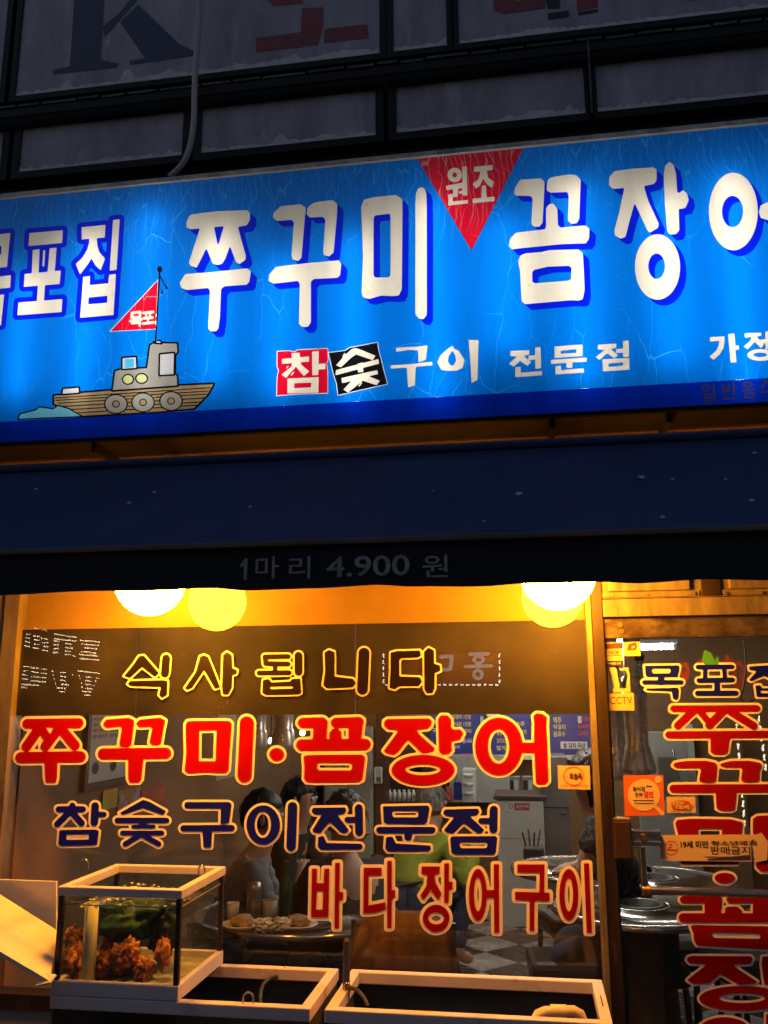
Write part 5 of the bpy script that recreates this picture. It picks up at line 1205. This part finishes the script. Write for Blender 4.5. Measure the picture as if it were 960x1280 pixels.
for l, r_ in ((636,650),(653,668)):
    t, a, b_ = boxthing('back_window', l, 970, r_, 1001, 5.5, .04, 'steel_fridge', 'narrow dark back window, %s of the pair' % ('left' if l == 636 else 'right'), 'window'); mm = MB(); mm.box((a[0]+(b_[0]-a[0])*.5,5.49,a[2]+.02),(b_[0]-.02,5.4995,b_[2]-.04)); mm.build('pane', 'panel_green', t); mm = MB(); mm.box((a[0]+.01,5.49,a[2]+.02),(a[0]+(b_[0]-a[0])*.45,5.4995,b_[2]-.04)); mm.build('pane', 'black_film', t)
t, a, b_ = boxthing('counter', 622, 1000, 679, 1066, 4.0, .45, 'white_lam', 'white counter with a red sticker in front of the kitchen', 'counter', True)
mm = MB(); mm.box((a[0]-.02,3.97,b_[2]+.001),(b_[0]+.02,4.47,b_[2]+.03), .004); mm.build('counter_top', 'wood_dark', t)
mm = MB(); z_ = at(650,1048,4).z; mm.box((a[0]+.004,3.994,z_-.004),(b_[0]-.004,3.9995,z_)); mm.build('seam', 'steel_fridge', t)
t = card('sticker', [(643,1004),(662,1004),(662,1013),(643,1013)], 3.992, 'print_red', 'red no smoking area sticker on the white counter', 'sticker'); word(t, '금연구역', 645, 1006, 660.5, 1010.5, 3.989, 'print_white', .02)
t = card('sticker', [(636,1004),(642.5,1004),(642.5,1013),(636,1013)], 3.992, 'print_white', 'small white round-mark sticker beside the red one on the counter', 'sticker'); patch(t, 'e 639,1008,2.8,3; m 639,1008,2,2.2', (0,0,1), 3.989, 's_maroon', sm=0)
t, a, b_ = boxthing('refrigerator', 681, 946, 709, 1078, 4.1, .5, 'steel_fridge', 'tall dull steel refrigerator beside the white counter', 'refrigerator', True)
z_ = at(690,1009,4.1).z; mm = MB(); mm.box((a[0]+.005,4.09,z_-.006),(b_[0]-.005,4.0995,z_+.002)); mm.build('door_gap', 'black_metal', t)
mm = MB(); c = at(705,1012,4.09); mm.box((c.x-.03,4.07,c.z-.03),(c.x+.01,4.0895,c.z-.015), .003); mm.build('handle', 'steel', t)
t, a, b_ = boxthing('cutlery_bin', 655, 1060, 680, 1092, 2.6, .12, 'stool_black', 'black bin of utensils behind the cut red letters', 'bin', bev=.01)
for k in range(4):
    mm = MB(); x_ = a[0]+.02+k*.022; mm.tube([(x_,2.66,b_[2]-.01),(x_+.015*(k-1.5),2.66,b_[2]+.08+.02*(k % 2))], .006, 6); mm.build('handle', ('black_metal','steel')[k % 2], t)
t, a, b_ = boxthing('drinks_crate', 690, 1082, 716, 1100, 2.9, .2, 'paper_red', 'red plastic crate low in the middle of the room', 'crate', bev=.01); mm = MB(); mm.box((a[0]+.02,2.895,b_[2]-.03),(b_[0]-.02,2.8995,b_[2]-.012)); mm.build('hand_slot', 'black_film', t)
# white water pipe on the left
a = at(304,990,3.6); mm = MB(); mm.tube([(a.x,3.6,.05),(a.x,3.6,RZ)], .022, 12); tag(mm.build('water_pipe', 'panel_green', None), 'pale upright water pipe left of the diners', 'pipe')
# partition seen through the door
boxthing('side_partition', 800, 915, 858, 1010, 4.6, .1, 'wall_grey', 'grey partition behind the ducts, seen through the door', 'partition', True)
t, a, b_ = boxthing('folding_chair', 826, 946, 846, 1000, 4.2, .05, 'steel_fridge', 'folded grey chair leaning by the partition', 'chair'); mm = MB(); mm.tube([(b_[0]+.02,4.2,a[2]),(b_[0]-.02,4.25,b_[2]+.05)], .012, 8); mm.build('leg', 'steel', t)
boxthing('white_cabinet', 858, 905, 866, 1000, 5.0, .3, 'white_lam', 'slim white cabinet edge behind the door letters', 'cabinet', True)
boxthing('tan_screen', 870, 900, 925, 1060, 5.3, .05, 'wall_tan', 'tan screen at the back, behind the door letters', 'screen', True)
hose_thing('power_cable', [at(930,800,3.5), at(933,830,3.5), at(931,855,3.5), at(924,875,3.5), at(935,880,3.5), at(945,872,3.5)], .006, 'black_rubber', 'black cable dangling from the ceiling behind the door glass')
# ------------------------------------------------------------------ exhaust ducts over the tables
def duct(px, ytop, ybot, Y, r, label, bell=1.5):
    c = at(px, ybot, Y); zt_ = RZ; t = thing('exhaust_duct', label, 'duct', (c.x, Y, c.z), 'steel exhaust ducts over the grills')
    zb_ = c.z; L_ = zt_-zb_
    mm = MB(); mm.lathe((c.x,Y,zb_), [(r*.9,0),(r*bell,.01),(r*bell,.03),(r*1.2,.09),(r*1.1,.11),(r,.12),(r,.30),(r*1.12,.305),(r*1.12,.33),(r,.335),(r,.36),(r*1.12,.365),(r*1.12,.385),(r*.9,.40)], 24); mm.build('hood', 'duct_steel', t)
    mm = MB(); mm.lathe((c.x,Y,zb_), [(r*.82,.38),(r*.82,L_)], 24); mm.build('pipe', 'duct_steel', t)
    return t
duct(799, 820, 968, .75, .046, 'large steel exhaust duct hanging just inside the door glass')
duct(772, 860, 975, 1.1, .042, 'second steel exhaust duct close behind the door post', 1.3)
duct(322, 890, 936, 2.4, .05, 'left steel duct above the diners, below the dark film', 1.2)
duct(354, 890, 937, 2.0, .055, 'right steel duct above the diners, below the dark film', 1.35)
mm = MB(); c = at(793,823,.745); mm.ball((c.x+.01,.66,c.z), .021, 14, 10, (1,1,1.15)); kb = tag(mm.build('warning_lamp', 'beam_paint', None), 'small amber dome in front of the large duct', 'lamp'); mm = MB(); mm.tube([(c.x+.01,.66,c.z-.03),(c.x+.01,.66,c.z-.015)], .016, 12); mm.build('lamp_base', 'steel', kb)
for (px, py, Y) in ((339,926,2.8),(364,929,2.8),(378,916,3.2)):
    c = at(px,py,Y); mm = MB(); mm.ball(c, .021, 12, 8); mm2 = tag(mm.build('spot_bulb', 'bulb_small', None), 'tiny bright bulb between the ducts above the diners', 'bulb', 'spot bulbs by the ducts')
    mm2['label'] = 'tiny bright bulb above the diners, '+{339:'just right of the left duct',364:'just right of the wider duct',378:'highest of the three'}[px]
    mm = MB(); mm.tube([c+Vector((0,0,.018)), Vector((c.x,c.y,RZ))], .006, 6); mm.build('cord', 'black_metal', mm2)
# ------------------------------------------------------------------ tables, stools, chair
def rtable(x, y, rad, label, z=.74):
    t = thing('round_table', label, 'table', (x,y,0), 'round steel grill tables')
    mm = MB(); mm.lathe((x,y,z), [(.0,-.012),(rad-.01,-.03),(rad,-.03),(rad+.004,-.018),(rad,-.004),(rad-.02,0),(rad-.03,-.004),(.14,-.004),(.14,.004),(.12,.004),(.115,-.03),(0,-.03)], 48); mm.build('table_top', 'steel_table', t)
    mm = MB(); mm.lathe((x,y,0), [(0,.002),(.16,.002),(.16,.03),(.09,.06),(.075,.35),(.09,z-.10),(.14,z-.03),(0,z-.03)], 32); mm.build('pedestal', 'stone_leg', t)
    mm = MB(); mm.lathe((x,y,z), [(.112,-.02),(.112,.006),(.09,.008),(.085,-.015),(0,-.015)], 28); mm.build('grill', 'black_metal', t); return t
def from_px(px, py, z): p = atz(px, py, z); return p
c1 = from_px(340,1167,.74); rtable(c1.x+.05, c1.y+.40, .40, 'round steel table with dishes just inside the window')
c2 = from_px(815,1158,.74); rtable(c2.x, c2.y+.40, .40, 'nearest round steel table seen through the door')
c3 = from_px(800,1118,.74); rtable(c3.x+.12, c3.y+.42, .40, 'second round steel table seen through the door')
c4 = from_px(735,1103,.74); rtable(c4.x, c4.y+.45, .40, 'farther round steel table behind the door post')
def stool(x, y, rz, label, h=.44):
    t = thing('stool', label, 'stool', (x,y,0), 'black padded stools'); t.rotation_euler.z = 0
    mm = MB(); mm.box((x-.17,y-.17,h-.10),(x+.17,y+.17,h), .03); mm.build('seat', 'stool_black', t)
    for sx in (-1,1):
        for sy in (-1,1):
            mm = MB(); mm.tube([(x+sx*.14,y+sy*.14,h-.1),(x+sx*.155,y+sy*.155,.0)], [.016,.013], 8); mm.build('leg', 'black_metal', t)
    t.rotation_euler.z = rz; return t
s1 = from_px(705,1200,.44); stool(s1.x, s1.y+.1, .1, 'black padded stool near the window beside the door post')
s2 = from_px(715,1150,.44); stool(s2.x, s2.y+.15, .3, 'black padded stool farther in behind the cut red letters')
s3 = from_px(842,1195,.44); stool(s3.x+.05, s3.y+.25, .2, 'black padded stool behind the nearest door table')
s4 = from_px(890,1190,.44); stool(s4.x+.12, s4.y-.0, .5, 'black padded stool behind the lower door letters')
def chair(x, y, rz, label):
    t = thing('chair', label, 'chair', (x,y,0))
    mm = MB(); mm.box((x-.2,y-.2,.42),(x+.2,y+.2,.46), .012); mm.build('seat', 'wood_dark', t)
    mm = MB(); mm.box((x-.19,y-.2,.62),(x+.19,y-.175,.86), .01); mm.build('backrest', 'wood_dark', t)
    for sx in (-1,1):
        mm = MB(); mm.tube([(x+sx*.18,y-.19,0),(x+sx*.18,y-.187,.86)], .014, 8); mm.build('leg', 'black_metal', t)
        mm = MB(); mm.tube([(x+sx*.18,y+.18,0),(x+sx*.18,y+.18,.43)], .014, 8); mm.build('leg', 'black_metal', t)
    t.rotation_euler.z = rz; return t
ch = from_px(503,1160,.84); cx, cy = ch.x, ch.y+.2; chair(cx, cy, 0, 'wooden chair by the window with a brown jacket over its back')
# jacket draped over the chair back: folded sheet hanging front and behind
vs = []; fs = []; nu, nv = 28, 22
for i in range(nu+1):
    u = -1+2*i/nu
    for j in range(nv+1):
        v = -1+2*j/nv
        fall = abs(v); zz = .885-.05*abs(u)**3-max(0, fall-.10)*(.50 if v < 0 else .36)
        spread = .86+.62*fall
        yy = cy-.188+math.copysign(min(fall,.10)*.35+max(0,fall-.1)*.06, v)+.045*(fall**.7)*(math.sin(u*13+3*math.sin(u*3.1)+v*2.2)*.6+noise.noise((u*6,v*1.5,8)))+.01*noise.noise((u*3,v*3,2))
        vs.append((cx+u*.175*spread+.015*noise.noise((u*2,v*2,5)), yy, zz-.02*fall*noise.noise((u*3,0,1))))
for i in range(nu):
    for j in range(nv):
        a_ = i*(nv+1)+j; fs.append((a_,a_+1,a_+nv+2,a_+nv+1))
jk = tag(link_mesh('jacket', vs, fs, 'cloth_brown', None, [True]*len(fs)), 'brown jacket draped over the chair back at the window', 'jacket')
md = jk.modifiers.new('thickness', 'SOLIDIFY'); md.thickness = .008
# dishes on the window table
tx, ty, tz = c1.x+.05, c1.y+.40, .741
def dish(px, py, prof, mat, label, cat, nm):
    p = atz(px, py, tz); mm = MB(); mm.lathe((p.x,p.y,tz), prof, 20); return tag(mm.build(nm, mat, None), label, cat), p
for (px, py, lb) in ((302,1160,'left'),(372,1160,'right')):
    o, p = dish(px, py, [(0,.002),(.05,.002),(.085,.018),(.08,.02),(.045,.008),(0,.008)], 'dish', 'white plate with food on the %s of the window table' % lb, 'plate', 'plate')
    vs, fs = lump('f', (p.x,p.y,tz+.028), .035, 'food', px, (1.4,1.2,.6), .5, 3, 3); link_mesh('food', vs, fs, 'food', o, [True]*len(fs))
for (px, py, lb) in ((330,1164,'front'),(352,1163,'middle')):
    p = atz(px, py, tz); vs, fs = lump('f', (p.x,p.y,tz+.024), .032, '', px, (1.1,1,.75), .6, 3.2, 3); tag(link_mesh('napkin', vs, fs, 'paper', None), 'crumpled paper napkin on the window table, %s one' % lb, 'napkin')
o, p = dish(291,1150, [(0,.001),(.022,.001),(.026,.07),(.024,.07),(.020,.006),(0,.006)], 'dish', 'white paper cup on the window table by the aquarium', 'cup', 'cup')
o, p = dish(317,1150, [(0,.001),(.032,.001),(.032,.12),(.026,.15),(.0,.155)], 'steel_fridge', 'grey canister with a small label on the window table', 'canister', 'canister')
o, p = dish(357,1145, [(0,.001),(.03,.001),(.03,.13),(.012,.17),(.012,.22),(.014,.225),(0,.225)], 'green_bottle', 'green glass bottle on the window table', 'bottle', 'bottle')
o, p = dish(337,1148, [(0,.001),(.03,.001),(.034,.075),(.03,.075),(.026,.006),(0,.006)], 'pvc', 'pale plastic tumbler on the window table', 'tumbler', 'tumbler')
# ------------------------------------------------------------------ diners: one skin mesh each, clothes and hair as parts
def skin_mesh(name, pts, edges, radii, mat, parent, sub=2, root=0, fold=0.0):
    off = Vector(parent['_o'])
    me = bpy.data.meshes.new(name); me.from_pydata([tuple(Vector(p)-off) for p in pts], edges, []); me.update()
    o = bpy.data.objects.new(name, me); COL.objects.link(o)
    md = o.modifiers.new('s', 'SKIN'); md.use_smooth_shade = True
    for i, v in enumerate(me.skin_vertices[0].data):
        r = radii[i]; v.radius = r if isinstance(r, tuple) else (r, r); v.use_root = (i == root)
    o.modifiers.new('u', 'SUBSURF').levels = sub
    dg = bpy.context.evaluated_depsgraph_get(); m2 = bpy.data.meshes.new_from_object(o.evaluated_get(dg))
    bpy.data.objects.remove(o); bpy.data.meshes.remove(me)
    if fold:   # creases in the cloth
        nn = [v.normal.copy() for v in m2.vertices]
        for v, n in zip(m2.vertices, nn):
            p = v.co; v.co = p+n*fold*(abs(noise.noise(Vector((p.x*9,p.y*9,p.z*17))))*2-.5+.6*noise.noise(p*26))
        m2.update()
    m2.name = name; m2.materials.clear(); m2.materials.append(MATS[mat])
    r = bpy.data.objects.new(name, m2); COL.objects.link(r); r.parent = parent; r['_o'] = tuple(off); return r
def diner(head, face, top, label, hair='hair', lean=.12, bare=False, pants='cloth_jean', long=False, hand_z=.78, reach=.34):
    hx_, hy_, hz_ = head; f = Vector((math.sin(face), math.cos(face), 0)); s = Vector((f.y, -f.x, 0)); up = Vector((0,0,1))
    Hc = Vector(head); neck = Hc-up*.15-f*.02; chest = neck-up*.16-f*lean*.5; pel = Vector((neck.x,neck.y,0))-f*(lean+.08); pel.z = max(.47, chest.z-.42)
    t = thing('person', label, 'person', (pel.x,pel.y,0), 'diners in the room')
    P = []; E_ = []; Rr = []
    def add(p, r, par=None):
        P.append(Vector(p)); Rr.append(r); 
        if par is not None: E_.append((par, len(P)-1))
        return len(P)-1
    i_p = add(pel, (.135,.11)); i_b = add(pel.lerp(chest,.5), (.125,.10), i_p); i_c = add(chest, (.14,.105), i_b); i_n = add(neck, .055, i_c)
    i_j = add(Hc-up*.07+f*.015, (.062,.066), i_n); i_h = add(Hc+up*.015, (.078,.092), i_j); i_t = add(Hc+up*.085-f*.01, (.055,.065), i_h)
    add(Hc+f*.098-up*.012, .014, i_h)
    arms = []; hands = []
    for sd in (-1,1):
        sh = neck-up*.075+s*sd*.165-f*.02; i_s = add(sh, .058, i_c); el = sh-up*.24+s*sd*.07+f*.10; i_e = add(el, .042, i_s)
        wr = Vector((neck.x,neck.y,0))+s*sd*.12+f*reach; wr.z = hand_z+.03; i_w = add(wr, .027, i_e)
        d = (wr-el).normalized(); pa = wr+d*.055; i_pl = add(pa, (.034,.02), i_w); arms.append((sh,el,wr))
        side = d.cross(up).normalized()
        for k in range(4):
            b0 = pa+d*.035+side*(.027-.018*k); ln = (.038,.045,.042,.033)[k]
            a1 = add(b0, .0095, i_pl); a2 = add(b0+d*ln*.5-up*.006, .0088, a1); add(b0+d*ln-up*.020, .0075, a2)
        th = add(pa-side*sd*.032-d*.012, .011, i_pl); add(pa-side*sd*.048+d*.022-up*.008, .009, th)
    legs = []
    for sd in (-1,1):
        hp = pel+s*sd*.09-up*.03; i_l = add(hp, .085, i_p); kn = hp+f*.40+s*sd*.05; kn.z = .47; i_k = add(kn, .058, i_l); an = Vector((kn.x,kn.y,.09))-f*.04; i_a = add(an, .042, i_k); add(an+f*.13-up*.05, .035, i_a); legs.append((hp,kn,an))
    skin_mesh('body', P, E_, Rr, 'skin', t, 2)
    # top: torso and sleeves a little larger than the body
    P = []; E_ = []; Rr = []
    a = add(pel+up*.0, (.165,.135)); b_ = add(pel.lerp(chest,.5), (.158,.128), a); c = add(chest, (.172,.132), b_); n_ = add(neck-up*.055, (.085,.075), c)
    for sh, el, wr in arms:
        i_s = add(sh, .074, c); m_ = add(sh.lerp(el,.55), .062, i_s)
        if not bare: i_e = add(el, .056, m_); add(el.lerp(wr,.85), .040, i_e)
    skin_mesh('shirt', P, E_, Rr, top, t, 3, fold=.007)
    P = []; E_ = []; Rr = []
    a = add(pel-up*.02, (.158,.13))
    for hp, kn, an in legs:
        i1 = add(hp, .102, a); i2 = add(kn, .072, i1); add(an+up*.02, .056, i2)
    skin_mesh('trousers', P, E_, Rr, pants, t, 3, fold=.006)
    # hair: a cap over crown, sides and back, uneven at the edge
    bm = bmesh.new(); bmesh.ops.create_icosphere(bm, subdivisions=4, radius=1); vs = []; keep = []
    for v in bm.verts:
        n = v.co.normalized(); w3 = s*n.x+f*n.y+up*n.z; k = 1+.10*noise.noise(n*4+Vector(head))+.07*noise.noise(n*11)+.05*noise.noise(n*24)
        low = -.55 if n.y < .25 else .28+.1*noise.noise(n*6)
        q = Hc+s*n.x*.094*k+f*(n.y*.108*k-.012)+up*(max(n.z, low if not long else low-.5)*.122*k+.022)
        if n.z < low: q = Hc+(q-Hc)*.86
        if long and n.z < -.2 and n.y < .2: q -= up*.10*min(1, -n.z)
        vs.append(q)
    bm.verts.index_update(); fs = [[v.index for v in fc.verts] for fc in bm.faces]; bm.free()
    hb = MB(); hb.add(vs, fs, True)
    for q in range(150):   # loose locks that break up the outline
        a1 = random.uniform(0, 2*math.pi); e1 = random.uniform(.25, 1.45); n = Vector((math.cos(a1)*math.cos(e1), math.sin(a1)*math.cos(e1), math.sin(e1)))
        if n.y > .55: continue
        base = Hc+s*n.x*.090+f*(n.y*.104-.012)+up*(n.z*.118+.022); out_ = (s*n.x+f*n.y+up*n.z); dn = (out_*.25-up*.8+s*random.uniform(-.5,.5)).normalized()
        L1 = random.uniform(.03,.075); hb.tube([base, base+out_*.008+dn*L1*.5, base+out_*random.uniform(0,.012)+dn*L1], [.005,.004,.001], 4, False)
    hb.build('hair', hair, t)
    for sd in (-1,1):
        mm = MB(); mm.ball(Hc+f*.088+s*sd*.032+up*.012, .011, 10, 6); ey = mm.build('eye', 'print_white', t)
        mm = MB(); mm.ball(Hc+f*.0965+s*sd*.032+up*.012, .0055, 8, 6); mm.build('pupil', 'print_black', ey)
        mm = MB(); mm.tube([Hc+f*.092+s*sd*.018+up*.034, Hc+f*.088+s*sd*.046+up*.033], .004, 6); mm.build('eyebrow', 'hair', t)
        mm = MB(); mm.ball(Hc+s*sd*.086-f*.005+up*.0, .026, 10, 8, (.5,.8,1.2)); mm.build('ear', 'skin', t)
    mm = MB(); mm.tube([Hc+f*.078-s*.024-up*.052, Hc+f*.086-up*.054, Hc+f*.078+s*.024-up*.052], .006, 6); mm.build('mouth', 'paper_red', t)
    # stool to sit on
    return t, pel
seats = []
for (px, py, Y, face, top, lb, kw) in (
    (330,1022,1.35,R(75),'cloth_grey','seated diner in a grey shirt with dark hair, leftmost at the window table',{}),
    (376,1000,2.35,R(95),'cloth_black','seated diner in black seen in profile between the ducts',{}),
    (430,1026,1.15,R(-30),'cloth_black','seated diner in black with a bowed dark head, nearest the glass',{'lean':.16}),
    (541,1006,2.9,R(40),'cloth_lime','grey haired diner in a lime green vest seated with back turned',{'hair':'hair_grey','lean':.2,'bare':False}),
    (736,972,1.6,R(-85),'cloth_pattern','person in dark patterned top with bare forearms by the door post',{'bare':True,'long':True,'hand_z':.78,'reach':.14})):
    c = at(px, py, Y); t, pel = diner((c.x,c.y,c.z), face, top, lb, **kw); seats.append(pel)
for pel, lb in zip(seats, ('leftmost diner','profile diner','diner nearest the glass','lime vest diner','patterned top diner')):
    stool(pel.x, pel.y, .2, 'black padded stool under the %s' % lb, h=max(.40, pel.z-.10))

for o in bpy.data.objects:
    if '_o' in o: del o['_o']
